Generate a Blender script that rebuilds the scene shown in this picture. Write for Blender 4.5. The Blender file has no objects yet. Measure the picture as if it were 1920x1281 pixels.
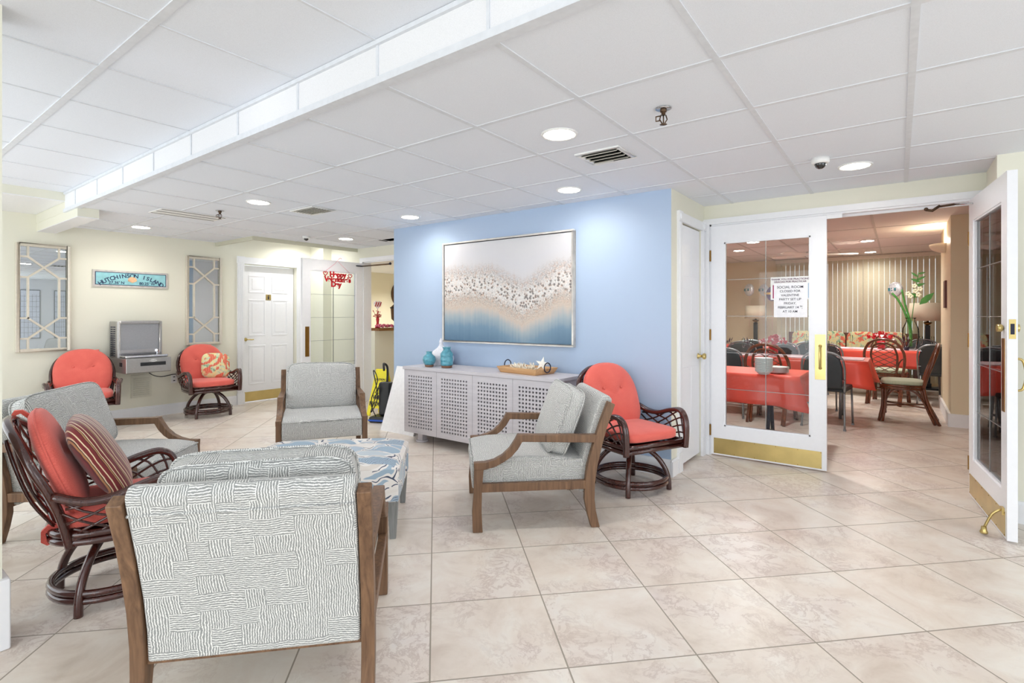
import bpy, bmesh, math, random
from mathutils import Vector, Matrix
random.seed(7)
PI = math.pi
SC = bpy.context.scene
COL = SC.collection

# ---------------------------------------------------------------- camera
YAW, FPX, HOR, CAMH = .6389, 975.2, 591.6, 1.284
cam_d = bpy.data.cameras.new('camera'); cam = bpy.data.objects.new('camera', cam_d); COL.objects.link(cam)
cam_d.sensor_fit = 'HORIZONTAL'; cam_d.sensor_width = 36.0; cam_d.lens = FPX / 1920 * 36
cam_d.shift_y = (HOR - 640.5) / 1920
cam.location = (0, 0, CAMH); cam.rotation_euler = (PI / 2, 0, YAW); cam_d.clip_start = .02
SC.camera = cam
# ---------------------------------------------------------------- daylight and exposure
W = bpy.data.worlds.new('sky'); SC.world = W; W.use_nodes = True
WB = W.node_tree.nodes['Background']; WB.inputs[0].default_value = (.90, .955, 1, 1); WB.inputs[1].default_value = 1.3
SC.view_settings.view_transform = 'Standard'; SC.view_settings.look = 'None'
SC.view_settings.gamma = 1; SC.view_settings.use_curve_mapping = False
SC.view_settings.exposure = 0.18
SC.cycles.max_bounces = 10; SC.cycles.diffuse_bounces = 6; SC.cycles.transparent_max_bounces = 16
SC.cycles.sample_clamp_indirect = 6; SC.cycles.caustics_reflective = False; SC.cycles.caustics_refractive = False
def daylight_fill(name, loc, rot, sx, sy, power, col=(.90, .955, 1)):
    l = bpy.data.lights.new(name, 'AREA'); l.shape = 'RECTANGLE'; l.size = sx; l.size_y = sy; l.energy = power; l.color = col
    o = bpy.data.objects.new(name, l); COL.objects.link(o); o.location = loc; o.rotation_euler = rot
    return o
# area lamps added as daylight fill at three unseen window openings
daylight_fill('daylight_fill_front', (-.2, -4.1, 1.3), (PI / 2, 0, 0), 5.6, 2.1, 120)
daylight_fill('daylight_fill_left', (-5.3, -.52, 1.3), (PI / 2, 0, 0), 4.2, 2.0, 52)
daylight_fill('daylight_fill_right', (4.15, 1.0, 1.3), (PI / 2, 0, PI / 2), 4.4, 2.0, 70)

# ---------------------------------------------------------------- colour and nodes
def lin(c):
    c = c / 255.0
    return c / 12.92 if c <= .04045 else ((c + .055) / 1.055) ** 2.4
def rgb(r, g, b): return (lin(r), lin(g), lin(b), 1)
class N:
    def __init__(s, name):
        s.m = bpy.data.materials.new(name); s.m.use_nodes = True
        s.t = s.m.node_tree; s.b = s.t.nodes['Principled BSDF']; s.out = s.t.nodes['Material Output']
    def n(s, typ, **k):
        x = s.t.nodes.new('ShaderNode' + typ)
        for a, v in k.items():
            if a.startswith('i'):
                try: x.inputs[int(a[1:])].default_value = v
                except ValueError: setattr(x, a, v)
            else: setattr(x, a, v)
        return x
    def l(s, a, b): s.t.links.new(a, b)
    def math(s, op, a, b=None, c=None):
        x = s.n('Math', operation=op)
        for i, v in enumerate((a, b, c)):
            if v is None: continue
            if isinstance(v, (int, float)): x.inputs[i].default_value = v
            else: s.l(v, x.inputs[i])
        return x.outputs[0]
    def mix(s, f, a, b, mode='MIX'):
        x = s.n('Mix', data_type='RGBA', blend_type=mode)
        for i, v in ((0, f), (6, a), (7, b)):
            if isinstance(v, (int, float)): x.inputs[i].default_value = v
            elif isinstance(v, tuple): x.inputs[i].default_value = v
            else: s.l(v, x.inputs[i])
        return x.outputs[2]
    def ramp(s, f, stops, interp='LINEAR'):
        x = s.n('ValToRGB'); cr = x.color_ramp; cr.interpolation = interp
        while len(cr.elements) < len(stops): cr.elements.new(.5)
        for e, (p, c) in zip(cr.elements, stops): e.position = p; e.color = c
        s.l(f, x.inputs[0]); return x.outputs[0]
    def noise(s, vec, scale, detail=2, rough=.5, dist=0.0):
        x = s.n('TexNoise'); x.inputs['Scale'].default_value = scale; x.inputs['Detail'].default_value = detail
        x.inputs['Roughness'].default_value = rough; x.inputs['Distortion'].default_value = dist
        if vec is not None: s.l(vec, x.inputs['Vector'])
        return x
    def mapping(s, vec, loc=(0, 0, 0), rot=(0, 0, 0), scale=(1, 1, 1)):
        x = s.n('Mapping'); x.inputs[1].default_value = loc; x.inputs[2].default_value = rot; x.inputs[3].default_value = scale
        s.l(vec, x.inputs[0]); return x.outputs[0]
    def co(s, k='Object'): return s.n('TexCoord').outputs[k]
    def bump(s, h, strength=.3, dist=.002):
        x = s.n('Bump'); x.inputs['Strength'].default_value = strength; x.inputs['Distance'].default_value = dist
        s.l(h, x.inputs['Height']); s.l(x.outputs[0], s.b.inputs['Normal'])
    def base(s, v):
        if isinstance(v, tuple): s.b.inputs['Base Color'].default_value = v
        else: s.l(v, s.b.inputs['Base Color'])
    def set(s, **k):
        for a, v in k.items(): s.b.inputs[a.replace('_', ' ')].default_value = v
        return s
MATS = {}
def plain(name, col, rough=.5, metal=0.0, noise=.04, scale=30, bump=0.0, coat=0.0, **k):
    if name in MATS: return MATS[name]
    s = N(name); c = s.co()
    nz = s.noise(c, scale, 3)
    dark = tuple(v * (1 - noise) for v in col[:3]) + (1,); light = tuple(min(1, v * (1 + noise)) for v in col[:3]) + (1,)
    s.base(s.ramp(nz.outputs[0], [(.3, dark), (.7, light)]))
    s.set(Roughness=rough, Metallic=metal)
    if coat: s.b.inputs['Coat Weight'].default_value = coat; s.b.inputs['Coat Roughness'].default_value = .1
    for a, v in k.items(): s.b.inputs[a.replace('_', ' ')].default_value = v
    if bump: s.bump(nz.outputs[0], bump, .002)
    MATS[name] = s.m; return s.m
def glow(name, col, strength):
    if name in MATS: return MATS[name]
    s = N(name); s.base(col); s.b.inputs['Emission Color'].default_value = col; s.b.inputs['Emission Strength'].default_value = strength
    MATS[name] = s.m; return s.m
def wood(name, c1, c2, scale=1.0, rough=.45, axis=2, coat=0.0):
    s = N(name); c = s.co(); sc = [28 * scale] * 3; sc[axis] = 2.2 * scale
    v = s.mapping(c, scale=tuple(sc)); n1 = s.noise(v, 1.0, 6, .6, 1.2); n2 = s.noise(v, 4.0, 2)
    f = s.math('ADD', s.math('MULTIPLY', n1.outputs[0], .75), s.math('MULTIPLY', n2.outputs[0], .25))
    s.base(s.ramp(f, [(.32, c1), (.68, c2)])); s.set(Roughness=rough); s.bump(n1.outputs[0], .15, .001)
    s.b.inputs['Coat Weight'].default_value = coat; s.b.inputs['Coat Roughness'].default_value = .12
    MATS[name] = s.m; return s.m

def m_floor():
    s = N('floor_tile'); c = s.co()
    th, t, fx, fy = .7854, .4989, -1.6705, 1.6434
    cs, sn = math.cos(th), math.sin(th)
    sp = s.n('SeparateXYZ'); s.l(c, sp.inputs[0]); x, y = sp.outputs[0], sp.outputs[1]
    X = s.math('SUBTRACT', x, fx); Y = s.math('SUBTRACT', y, fy)
    a = s.math('DIVIDE', s.math('ADD', s.math('MULTIPLY', X, cs), s.math('MULTIPLY', Y, sn)), t)
    b = s.math('DIVIDE', s.math('SUBTRACT', s.math('MULTIPLY', Y, cs), s.math('MULTIPLY', X, sn)), t)
    def edge(v):
        f = s.math('SUBTRACT', v, s.math('FLOOR', v))
        return s.math('MINIMUM', f, s.math('SUBTRACT', 1.0, f))
    e = s.math('MINIMUM', edge(a), edge(b))
    g = s.math('LESS_THAN', e, .0062)
    cb = s.n('CombineXYZ'); s.l(s.math('FLOOR', a), cb.inputs[0]); s.l(s.math('FLOOR', b), cb.inputs[1])
    wn = s.n('TexWhiteNoise'); s.l(cb.outputs[0], wn.inputs['Vector'])
    off = s.n('VectorMath', operation='SCALE'); s.l(wn.outputs['Color'], off.inputs[0]); off.inputs['Scale'].default_value = 9
    v = s.n('VectorMath', operation='ADD'); s.l(c, v.inputs[0]); s.l(off.outputs[0], v.inputs[1])
    n1 = s.noise(v.outputs[0], 3.2, 8, .62, .7); n2 = s.noise(v.outputs[0], 8, 7, .72, .5); n3 = s.noise(v.outputs[0], 2.0, 3, .5, .4)
    col = s.ramp(n1.outputs[0], [(.30, rgb(206, 192, 178)), (.47, rgb(224, 213, 201)), (.62, rgb(231, 224, 214)), (.8, rgb(226, 222, 218))])
    vein = s.ramp(s.math('ABSOLUTE', s.math('SUBTRACT', n2.outputs[0], .5)), [(0, (1, 1, 1, 1)), (.045, (0, 0, 0, 1))])
    vm = s.math('MULTIPLY', vein, s.math('MULTIPLY', s.ramp(n3.outputs[0], [(.44, (0, 0, 0, 1)), (.62, (1, 1, 1, 1))]), .6))
    col = s.mix(s.math('MULTIPLY', s.ramp(n2.outputs[0], [(.5, (0, 0, 0, 1)), (.7, (1, 1, 1, 1))]), .22), col, rgb(208, 190, 174)); col = s.mix(vm, col, rgb(170, 146, 130))
    col = s.mix(s.math('MULTIPLY', s.ramp(n3.outputs[0], [(.5, (0, 0, 0, 1)), (.7, (1, 1, 1, 1))]), .25), col, rgb(214, 203, 206))
    col = s.mix(g, col, rgb(158, 148, 134))
    s.base(col)
    s.l(s.math('ADD', s.math('MULTIPLY', g, .5), s.math('ADD', .24, s.math('MULTIPLY', n1.outputs[0], .14))), s.b.inputs['Roughness'])
    s.b.inputs['Specular IOR Level'].default_value = .42
    s.bump(s.math('SUBTRACT', 1.0, g), .35, .0015)
    return s.m
def m_wall(name, col):
    if name in MATS: return MATS[name]
    s = N(name); c = s.co(); n = s.noise(c, 240, 3); n2 = s.noise(c, 1.2, 2)
    s.base(s.mix(s.math('MULTIPLY', n2.outputs[0], .06), col, tuple(v * .85 for v in col[:3]) + (1,)))
    s.set(Roughness=.55); s.bump(n.outputs[0], .12, .0008); MATS[name] = s.m; return s.m
def m_ceil(name, col):
    s = N(name); c = s.co(); n = s.noise(c, 420, 2); n2 = s.noise(c, 1.5, 2)
    s.base(s.ramp(n.outputs[0], [(.35, tuple(v * .93 for v in col[:3]) + (1,)), (.55, col)])); s.set(Roughness=.85); s.bump(n.outputs[0], .1, .0008)
    return s.m
def m_weave():
    # grey chenille with wavy off-white stripes laid in a basket of patches; UV in metres
    s = N('basket_weave_fabric'); uv = s.co('UV')
    nz = s.noise(uv, 13, 2); sc = s.n('VectorMath', operation='SCALE'); s.l(nz.outputs['Color'], sc.inputs[0]); sc.inputs['Scale'].default_value = .022
    v = s.n('VectorMath', operation='ADD'); s.l(uv, v.inputs[0]); s.l(sc.outputs[0], v.inputs[1])
    nf = s.noise(uv, 130, 3); sf = s.n('VectorMath', operation='SCALE'); s.l(nf.outputs['Color'], sf.inputs[0]); sf.inputs['Scale'].default_value = .0068
    w = s.n('VectorMath', operation='ADD'); s.l(v.outputs[0], w.inputs[0]); s.l(sf.outputs[0], w.inputs[1])
    br = s.n('TexBrick', offset=.37, offset_frequency=2, squash=.7, squash_frequency=3)
    br.inputs['Color1'].default_value = (0, 0, 0, 1); br.inputs['Color2'].default_value = (1, 1, 1, 1); br.inputs['Scale'].default_value = 1.0
    br.inputs['Mortar Size'].default_value = 0; br.inputs['Brick Width'].default_value = .088; br.inputs['Row Height'].default_value = .062
    s.l(v.outputs[0], br.inputs['Vector'])
    sel = s.math('GREATER_THAN', br.outputs['Color'], .52)
    sp = s.n('SeparateXYZ'); s.l(w.outputs[0], sp.inputs[0])
    k = 2 * PI / .0074
    sx = s.math('SINE', s.math('MULTIPLY', sp.outputs[0], k)); sy = s.math('SINE', s.math('MULTIPLY', sp.outputs[1], k))
    st = s.n('Mix', data_type='FLOAT'); s.l(sel, st.inputs[0]); s.l(sy, st.inputs[2]); s.l(sx, st.inputs[3])
    f = s.ramp(s.math('MULTIPLY_ADD', st.outputs[0], .5, .5), [(.52, (0, 0, 0, 1)), (.80, (1, 1, 1, 1))])
    s.base(s.mix(f, rgb(146, 147, 145), rgb(230, 229, 225))); s.set(Roughness=.92); s.b.inputs['Sheen Weight'].default_value = .2
    s.bump(f, .5, .0012); return s.m
def m_leafprint():
    s = N('leaf_print_fabric'); uv = s.co('UV')
    nz = s.noise(uv, 3.0, 3, .5); sc = s.n('VectorMath', operation='SCALE'); s.l(nz.outputs['Color'], sc.inputs[0]); sc.inputs['Scale'].default_value = .34
    v = s.n('VectorMath', operation='ADD'); s.l(uv, v.inputs[0]); s.l(sc.outputs[0], v.inputs[1])
    mp = s.mapping(v.outputs[0], rot=(0, 0, .6), scale=(1, 2.1, 1))
    vo = s.n('TexVoronoi', feature='F1'); vo.inputs['Scale'].default_value = 4.2; s.l(mp, vo.inputs['Vector'])
    ve = s.n('TexVoronoi', feature='DISTANCE_TO_EDGE'); ve.inputs['Scale'].default_value = 4.2; s.l(mp, ve.inputs['Vector'])
    sp = s.n('SeparateColor'); s.l(vo.outputs['Color'], sp.inputs[0])
    col = s.ramp(sp.outputs[0], [(0, rgb(158, 178, 194)), (.3, rgb(176, 190, 202)), (.42, rgb(214, 206, 198)), (.62, rgb(190, 200, 206)), (.78, rgb(226, 220, 214))], 'CONSTANT')
    wv = s.n('TexWave', wave_type='BANDS'); wv.inputs['Scale'].default_value = 22; wv.inputs['Distortion'].default_value = 6; wv.inputs['Detail'].default_value = 2
    s.l(mp, wv.inputs['Vector'])
    strp = s.math('MULTIPLY', s.math('LESS_THAN', wv.outputs['Fac'], .16), s.math('GREATER_THAN', sp.outputs[1], .55))
    col = s.mix(s.math('MULTIPLY', strp, .8), col, rgb(110, 104, 118))
    ed = s.math('LESS_THAN', ve.outputs['Distance'], .075); ed2 = s.math('LESS_THAN', ve.outputs['Distance'], .014)
    n4 = s.noise(uv, 9, 3); gate = s.math('GREATER_THAN', n4.outputs[0], .42)
    col = s.mix(ed, col, rgb(230, 225, 220)); col = s.mix(s.math('MULTIPLY', ed2, gate), col, rgb(74, 84, 104))
    s.base(col); s.set(Roughness=.9); s.bump(s.noise(uv, 500, 2).outputs[0], .2, .001); return s.m
def m_cloth(name, c1, c2, scale=260):
    s = N(name); uv = s.co('UV'); n = s.noise(uv, scale, 4, .7); n2 = s.noise(uv, 9, 2)
    f = s.math('ADD', s.math('MULTIPLY', n.outputs[0], .8), s.math('MULTIPLY', n2.outputs[0], .2))
    s.base(s.ramp(f, [(.36, c1), (.64, c2)])); s.set(Roughness=.88); s.b.inputs['Sheen Weight'].default_value = .25
    s.bump(n.outputs[0], .3, .001); MATS[name] = s.m; return s.m
def m_stripes():
    s = N('striped_pillow_fabric'); uv = s.co('UV'); nz = s.noise(uv, 14, 2)
    sp = s.n('SeparateXYZ'); s.l(uv, sp.inputs[0])
    f = s.math('FRACT', s.math('MULTIPLY', s.math('MULTIPLY_ADD', nz.outputs[0], .02, sp.outputs[0]), 11))
    cr, dr, tn = rgb(226, 205, 168), rgb(118, 26, 30), rgb(176, 128, 82)
    s.base(s.ramp(f, [(0, cr), (.1, dr), (.42, rgb(86, 18, 26)), (.5, tn), (.6, rgb(60, 34, 30)), (.66, cr), (.74, dr)], 'CONSTANT'))
    s.set(Roughness=.7); s.b.inputs['Sheen Weight'].default_value = .4; s.bump(nz.outputs[0], .4, .003); return s.m
def m_reefprint(name, seed):
    s = N(name); uv = s.co('UV'); v = s.mapping(uv, loc=(seed, seed * 1.7, 0))
    n = s.noise(v, 7.5, 3, .55, 1.6); n2 = s.noise(v, 5.0, 2, .5, 2.2)
    col = s.ramp(n.outputs[0], [(.3, rgb(150, 190, 150)), (.42, rgb(214, 224, 190)), (.5, rgb(236, 218, 150)), (.58, rgb(200, 214, 190)), (.7, rgb(120, 170, 120))])
    m = s.ramp(n2.outputs[0], [(.53, (0, 0, 0, 1)), (.57, (1, 1, 1, 1))])
    w = s.n('TexWave'); w.inputs['Scale'].default_value = 16; w.inputs['Distortion'].default_value = 5; s.l(v, w.inputs['Vector'])
    red = s.mix(w.outputs['Fac'], rgb(214, 92, 70), rgb(236, 140, 112))
    s.base(s.mix(m, col, red)); s.set(Roughness=.85); return s.m
def m_painting():
    s = N('abstract_painting'); g = s.co('UV'); sp = s.n('SeparateXYZ'); s.l(g, sp.inputs[0]); u, v = sp.outputs[0], sp.outputs[1]
    # v in metres 0..1.04 ; band bends down right of centre
    d = s.math('ABSOLUTE', s.math('SUBTRACT', u, 1.02)); dip = s.math('MULTIPLY', s.math('MAXIMUM', s.math('SUBTRACT', .42, d), 0.0), .40)
    n = s.noise(g, 3.2, 4, .6); vv = s.math('ADD', s.math('ADD', v, dip), s.math('MULTIPLY', s.math('SUBTRACT', n.outputs[0], .5), .14))
    st = s.noise(s.mapping(g, scale=(30, 1.2, 1)), 1.0, 3)
    vv = s.math('ADD', vv, s.math('MULTIPLY', s.math('SUBTRACT', st.outputs[0], .5), .10))
    base = s.ramp(s.math('DIVIDE', vv, 1.04), [(.0, rgb(84, 116, 142)), (.14, rgb(112, 142, 164)), (.24, rgb(160, 172, 178)), (.33, rgb(204, 190, 176)), (.44, rgb(206, 198, 190)),
        (.58, rgb(208, 202, 196)), (.7, rgb(206, 203, 203)), (.85, rgb(208, 207, 211)), (1, rgb(212, 211, 213))])
    band = s.ramp(s.math('ABSOLUTE', s.math('SUBTRACT', vv, .56)), [(.05, (1, 1, 1, 1)), (.24, (0, 0, 0, 1))])
    vo = s.n('TexVoronoi', feature='F1'); vo.inputs['Scale'].default_value = 32; s.l(g, vo.inputs['Vector'])
    fine = s.noise(g, 75, 3, .7); tan = s.noise(g, 22, 4, .75)
    col = s.mix(s.math('MULTIPLY', s.ramp(tan.outputs[0], [(.46, (0, 0, 0, 1)), (.6, (1, 1, 1, 1))]), s.math('MULTIPLY', band, .8)), base, rgb(206, 158, 124))
    fm = s.math('MULTIPLY', s.ramp(fine.outputs[0], [(.47, (0, 0, 0, 1)), (.56, (1, 1, 1, 1))]), band)
    col = s.mix(s.math('MULTIPLY', fm, .85), col, rgb(108, 102, 98))
    v2 = s.n('TexVoronoi', feature='F1'); v2.inputs['Scale'].default_value = 62; s.l(g, v2.inputs['Vector']); s2 = s.n('SeparateColor'); s.l(v2.outputs['Color'], s2.inputs[0])
    spk = s.math('MULTIPLY', s.math('MULTIPLY', s.math('LESS_THAN', v2.outputs['Distance'], .36), band), s.math('GREATER_THAN', s2.outputs[1], .35))
    col = s.mix(s.math('MULTIPLY', spk, .75), col, s.ramp(s2.outputs[0], [(0, rgb(126, 120, 116)), (.45, rgb(176, 140, 112)), (.75, rgb(236, 234, 230))], 'CONSTANT'))
    core = s.ramp(s.math('ABSOLUTE', s.math('SUBTRACT', vv, .565)), [(.05, (1, 1, 1, 1)), (.15, (0, 0, 0, 1))])
    sep = s.n('SeparateColor'); s.l(vo.outputs['Color'], sep.inputs[0])
    petal = s.math('MULTIPLY', s.math('GREATER_THAN', vo.outputs['Distance'], .42), core); eye = s.math('MULTIPLY', s.math('LESS_THAN', vo.outputs['Distance'], .3), s.math('MULTIPLY', core, s.math('GREATER_THAN', sep.outputs[0], .12)))
    col = s.mix(s.math('MULTIPLY', petal, .62), col, rgb(238, 236, 234)); col = s.mix(s.math('MULTIPLY', eye, .75), col, rgb(104, 104, 106))
    s.base(col); s.set(Roughness=.5); s.bump(s.math('MULTIPLY', vo.outputs['Distance'], core), .6, .01); return s.m
def glass(name, tint=(.96, .98, .98, 1), ior=1.32):
    s = N(name); t = s.t
    tr = s.n('BsdfTransparent'); tr.inputs[0].default_value = tint; gl = s.n('BsdfGlossy'); gl.inputs['Roughness'].default_value = .02
    fr = s.n('Fresnel'); fr.inputs[0].default_value = ior; mx = s.n('MixShader')
    n = s.noise(s.co(), 3, 2); s.l(s.math('MULTIPLY', fr.outputs[0], s.math('MULTIPLY_ADD', n.outputs[0], .1, 1.0)), mx.inputs[0])
    s.l(tr.outputs[0], mx.inputs[1]); s.l(gl.outputs[0], mx.inputs[2]); s.l(mx.outputs[0], s.out.inputs[0]); MATS[name] = s.m; return s.m

FLOOR = m_floor()
CREAM = m_wall('cream_paint', rgb(230, 228, 212)); BLUE = m_wall('pale_blue_paint', rgb(172, 191, 216)); PEACH = m_wall('warm_cream_paint', rgb(228, 214, 184))
CEIL = m_ceil('ceiling_tile', rgb(236, 240, 247)); CEILF = m_ceil('fascia_tile', rgb(236, 236, 238)); CEILD = m_ceil('dining_ceiling_tile', rgb(232, 222, 218))
TBAR = plain('ceiling_grid_metal', rgb(222, 225, 230), .5); WHITE = plain('white_gloss_paint', rgb(240, 241, 245), .3, noise=.01)
TRIMW = plain('white_trim_paint', rgb(238, 239, 242), .35, noise=.01)
WEAVE = m_weave(); LEAF = m_leafprint()
CORAL = m_cloth('coral_fabric', rgb(210, 84, 74), rgb(234, 116, 102)); SAGE = m_cloth('sage_fabric', rgb(172, 186, 158), rgb(196, 206, 180)); STRIPE = m_stripes()
OAK = wood('weathered_brown_wood', rgb(86, 60, 41), rgb(136, 102, 74)); GREYW = wood('grey_stained_wood', rgb(112, 113, 112), rgb(142, 143, 142))
RATTAN = wood('dark_red_rattan', rgb(50, 20, 16), rgb(76, 33, 25), .6, .25, coat=.7); BAMBOO = wood('brown_rattan', rgb(70, 30, 14), rgb(138, 74, 40), .8, .3, coat=.5)
CABW = wood('white_washed_wood', rgb(196, 191, 196), rgb(212, 208, 212), .8, .5, axis=0); BUTCHER = wood('honey_wood', rgb(190, 140, 92), rgb(222, 180, 130), .8, axis=0)
COUNTER = wood('dark_oak_counter', rgb(110, 72, 36), rgb(160, 112, 64), .7, axis=1)
BRASS = plain('polished_brass', rgb(206, 184, 122), .28, .9, scale=6, noise=.1); DKBRASS = plain('aged_brass', rgb(150, 112, 60), .3, 1.0)
BRONZE = plain('dark_bronze_metal', rgb(96, 76, 60), .35, .9); STEEL = plain('brushed_steel', rgb(178, 176, 174), .33, .85, scale=80, noise=.05); CHROME = plain('chrome', rgb(200, 200, 204), .15, 1.0)
BLACK = plain('black_plastic', rgb(30, 31, 34), .4); DARK = plain('void_shade', rgb(8, 8, 9), 1.0, Specular_IOR_Level=0.0); GREYM = plain('grey_tube_metal', rgb(150, 154, 158), .35, .7)  # DARK is a near-black colour standing in for shade inside openings
VINYL = plain('charcoal_vinyl', rgb(52, 58, 62), .55, bump=.2, scale=120); PLASTW = plain('white_plastic', rgb(238, 238, 236), .4); FOAM = plain('white_foam_board', rgb(246, 246, 248), .6)
RED = plain('red_table_plastic', rgb(242, 88, 70), .35, noise=.06, scale=4); REDG = plain('red_glitter', rgb(190, 20, 34), .4, noise=.4, scale=300, bump=.4); PINK = plain('pink_paper', rgb(244, 170, 190), .6)
YELLOW = plain('yellow_plastic', rgb(240, 226, 30), .4); GREEN = plain('green_leaf', rgb(74, 138, 62), .45, noise=.25, scale=20); GLASS = glass('clear_glass'); GLASSG = glass('greenish_glass', (.97, .99, .97, 1), 1.15); GLASSR = glass('door_glass', ior=1.55)
BEIGEM = plain('champagne_frame_paint', rgb(214, 206, 190), .4, .15); CAME = plain('grey_came_strip', rgb(150, 152, 152), .3, .4)
SHADE = plain('linen_shade', rgb(224, 214, 190), .8, noise=.05, scale=200); INK = plain('dark_ink', rgb(38, 40, 60), .7); NAVY = plain('navy_paint', rgb(38, 58, 92), .6)
m_ = N('mirror_glass'); m_.base(rgb(222, 228, 230)); m_.set(Roughness=.01, Metallic=1.0); MIRROR = m_.m
COOLW = m_wall('cool_white_paint', rgb(228, 230, 238))

# ---------------------------------------------------------------- mesh helpers
class M:
    def __init__(s): s.v = []; s.f = []; s.sm = []; s.uv = None
    def add(s, vs, fs, smooth=False):
        k = len(s.v); s.v += [tuple(p) for p in vs]
        for f in fs: s.f.append([i + k for i in f]); s.sm.append(smooth)
        return s
    def box(s, x0, x1, y0, y1, z0, z1):
        if x0 > x1: x0, x1 = x1, x0
        if y0 > y1: y0, y1 = y1, y0
        if z0 > z1: z0, z1 = z1, z0
        v = [(x, y, z) for z in (z0, z1) for y in (y0, y1) for x in (x0, x1)]
        return s.add(v, [(0, 2, 3, 1), (4, 5, 7, 6), (0, 1, 5, 4), (2, 6, 7, 3), (0, 4, 6, 2), (1, 3, 7, 5)])
    def obox(s, c, size, rot):
        hx, hy, hz = [a / 2 for a in size]; R = rot if isinstance(rot, Matrix) else Matrix.Rotation(rot, 3, 'Z'); c = Vector(c)
        v = [c + R @ Vector((x, y, z)) for z in (-hz, hz) for y in (-hy, hy) for x in (-hx, hx)]
        return s.add(v, [(0, 2, 3, 1), (4, 5, 7, 6), (0, 1, 5, 4), (2, 6, 7, 3), (0, 4, 6, 2), (1, 3, 7, 5)])
    def prism(s, poly, a, b, axis='X', smooth=False):
        # poly: 2-D points (for X: (y,z); for Y: (x,z); for Z: (x,y)) extruded from a to b
        def P(p, t): return (t, p[0], p[1]) if axis == 'X' else ((p[0], t, p[1]) if axis == 'Y' else (p[0], p[1], t))
        n = len(poly); v = [P(p, a) for p in poly] + [P(p, b) for p in poly]
        return s.add(v, [tuple(range(n - 1, -1, -1)), tuple(range(n, 2 * n))]).add([], []) if False else s._pr(v, n, smooth)
    def _pr(s, v, n, smooth):
        k = len(s.v); s.v += v
        s.f.append([k + i for i in range(n - 1, -1, -1)]); s.sm.append(False)
        s.f.append([k + i for i in range(n, 2 * n)]); s.sm.append(False)
        for i in range(n):
            j = (i + 1) % n; s.f.append([k + i, k + j, k + n + j, k + n + i]); s.sm.append(smooth)
        return s
    def tube(s, pts, r, n=10, closed=False, smooth_path=0, cap=True, rs=None):
        pts = [Vector(p) for p in pts]
        if smooth_path: pts, rs = catmull(pts, smooth_path, closed, rs)
        m = len(pts); rings = []; prev = None
        for i in range(m):
            a = pts[(i - 1) % m] if (closed or i > 0) else pts[0]; b = pts[(i + 1) % m] if (closed or i < m - 1) else pts[-1]
            t = (b - a).normalized()
            if prev is None:
                up = Vector((0, 0, 1)) if abs(t.z) < .9 else Vector((1, 0, 0)); u = t.cross(up).normalized()
            else:
                u = (prev - t * prev.dot(t)); u = u.normalized() if u.length > 1e-6 else t.orthogonal().normalized()
            w = t.cross(u); prev = u; rr = rs[i] if rs else r
            rings.append([pts[i] + (u * math.cos(2 * PI * k / n) + w * math.sin(2 * PI * k / n)) * rr for k in range(n)])
        k0 = len(s.v)
        for rg in rings: s.v += [tuple(p) for p in rg]
        for i in range(m if closed else m - 1):
            for k in range(n):
                a = k0 + i * n + k; b = k0 + i * n + (k + 1) % n; c = k0 + ((i + 1) % m) * n + (k + 1) % n; d = k0 + ((i + 1) % m) * n + k
                s.f.append([a, b, c, d]); s.sm.append(True)
        if cap and not closed:
            s.f.append([k0 + k for k in range(n - 1, -1, -1)]); s.sm.append(False)
            s.f.append([k0 + (m - 1) * n + k for k in range(n)]); s.sm.append(False)
        return s
    def lathe(s, prof, c=(0, 0, 0), n=24, smooth=True, axis='Z'):
        k0 = len(s.v); m = len(prof)
        for r, z in prof:
            for k in range(n):
                a = 2 * PI * k / n; p = (r * math.cos(a), r * math.sin(a), z)
                if axis == 'Y': p = (p[0], p[2], p[1])
                if axis == 'X': p = (p[2], p[0], p[1])
                s.v.append((c[0] + p[0], c[1] + p[1], c[2] + p[2]))
        for i in range(m - 1):
            for k in range(n):
                s.f.append([k0 + i * n + k, k0 + i * n + (k + 1) % n, k0 + (i + 1) * n + (k + 1) % n, k0 + (i + 1) * n + k]); s.sm.append(smooth)
        if prof[0][0] > 1e-5: s.f.append([k0 + k for k in range(n - 1, -1, -1)]); s.sm.append(False)
        if prof[-1][0] > 1e-5: s.f.append([k0 + (m - 1) * n + k for k in range(n)]); s.sm.append(False)
        return s
    def cyl(s, c, r, h, n=20, axis='Z'): return s.lathe([(r, 0), (r, h)], c, n, True, axis)
    def ball(s, c, r, n=12, sq=(1, 1, 1)):
        k0 = len(s.v); m = n // 2
        for i in range(m + 1):
            ph = PI * i / m
            for k in range(n):
                a = 2 * PI * k / n
                s.v.append((c[0] + r * sq[0] * math.sin(ph) * math.cos(a), c[1] + r * sq[1] * math.sin(ph) * math.sin(a), c[2] - r * sq[2] * math.cos(ph)))
        for i in range(m):
            for k in range(n): s.f.append([k0 + i * n + k, k0 + i * n + (k + 1) % n, k0 + (i + 1) * n + (k + 1) % n, k0 + (i + 1) * n + k]); s.sm.append(True)
        return s
    def xf(s, mat, i0=0): s.v[i0:] = [tuple(mat @ Vector(p)) for p in s.v[i0:]]; return s
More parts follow.
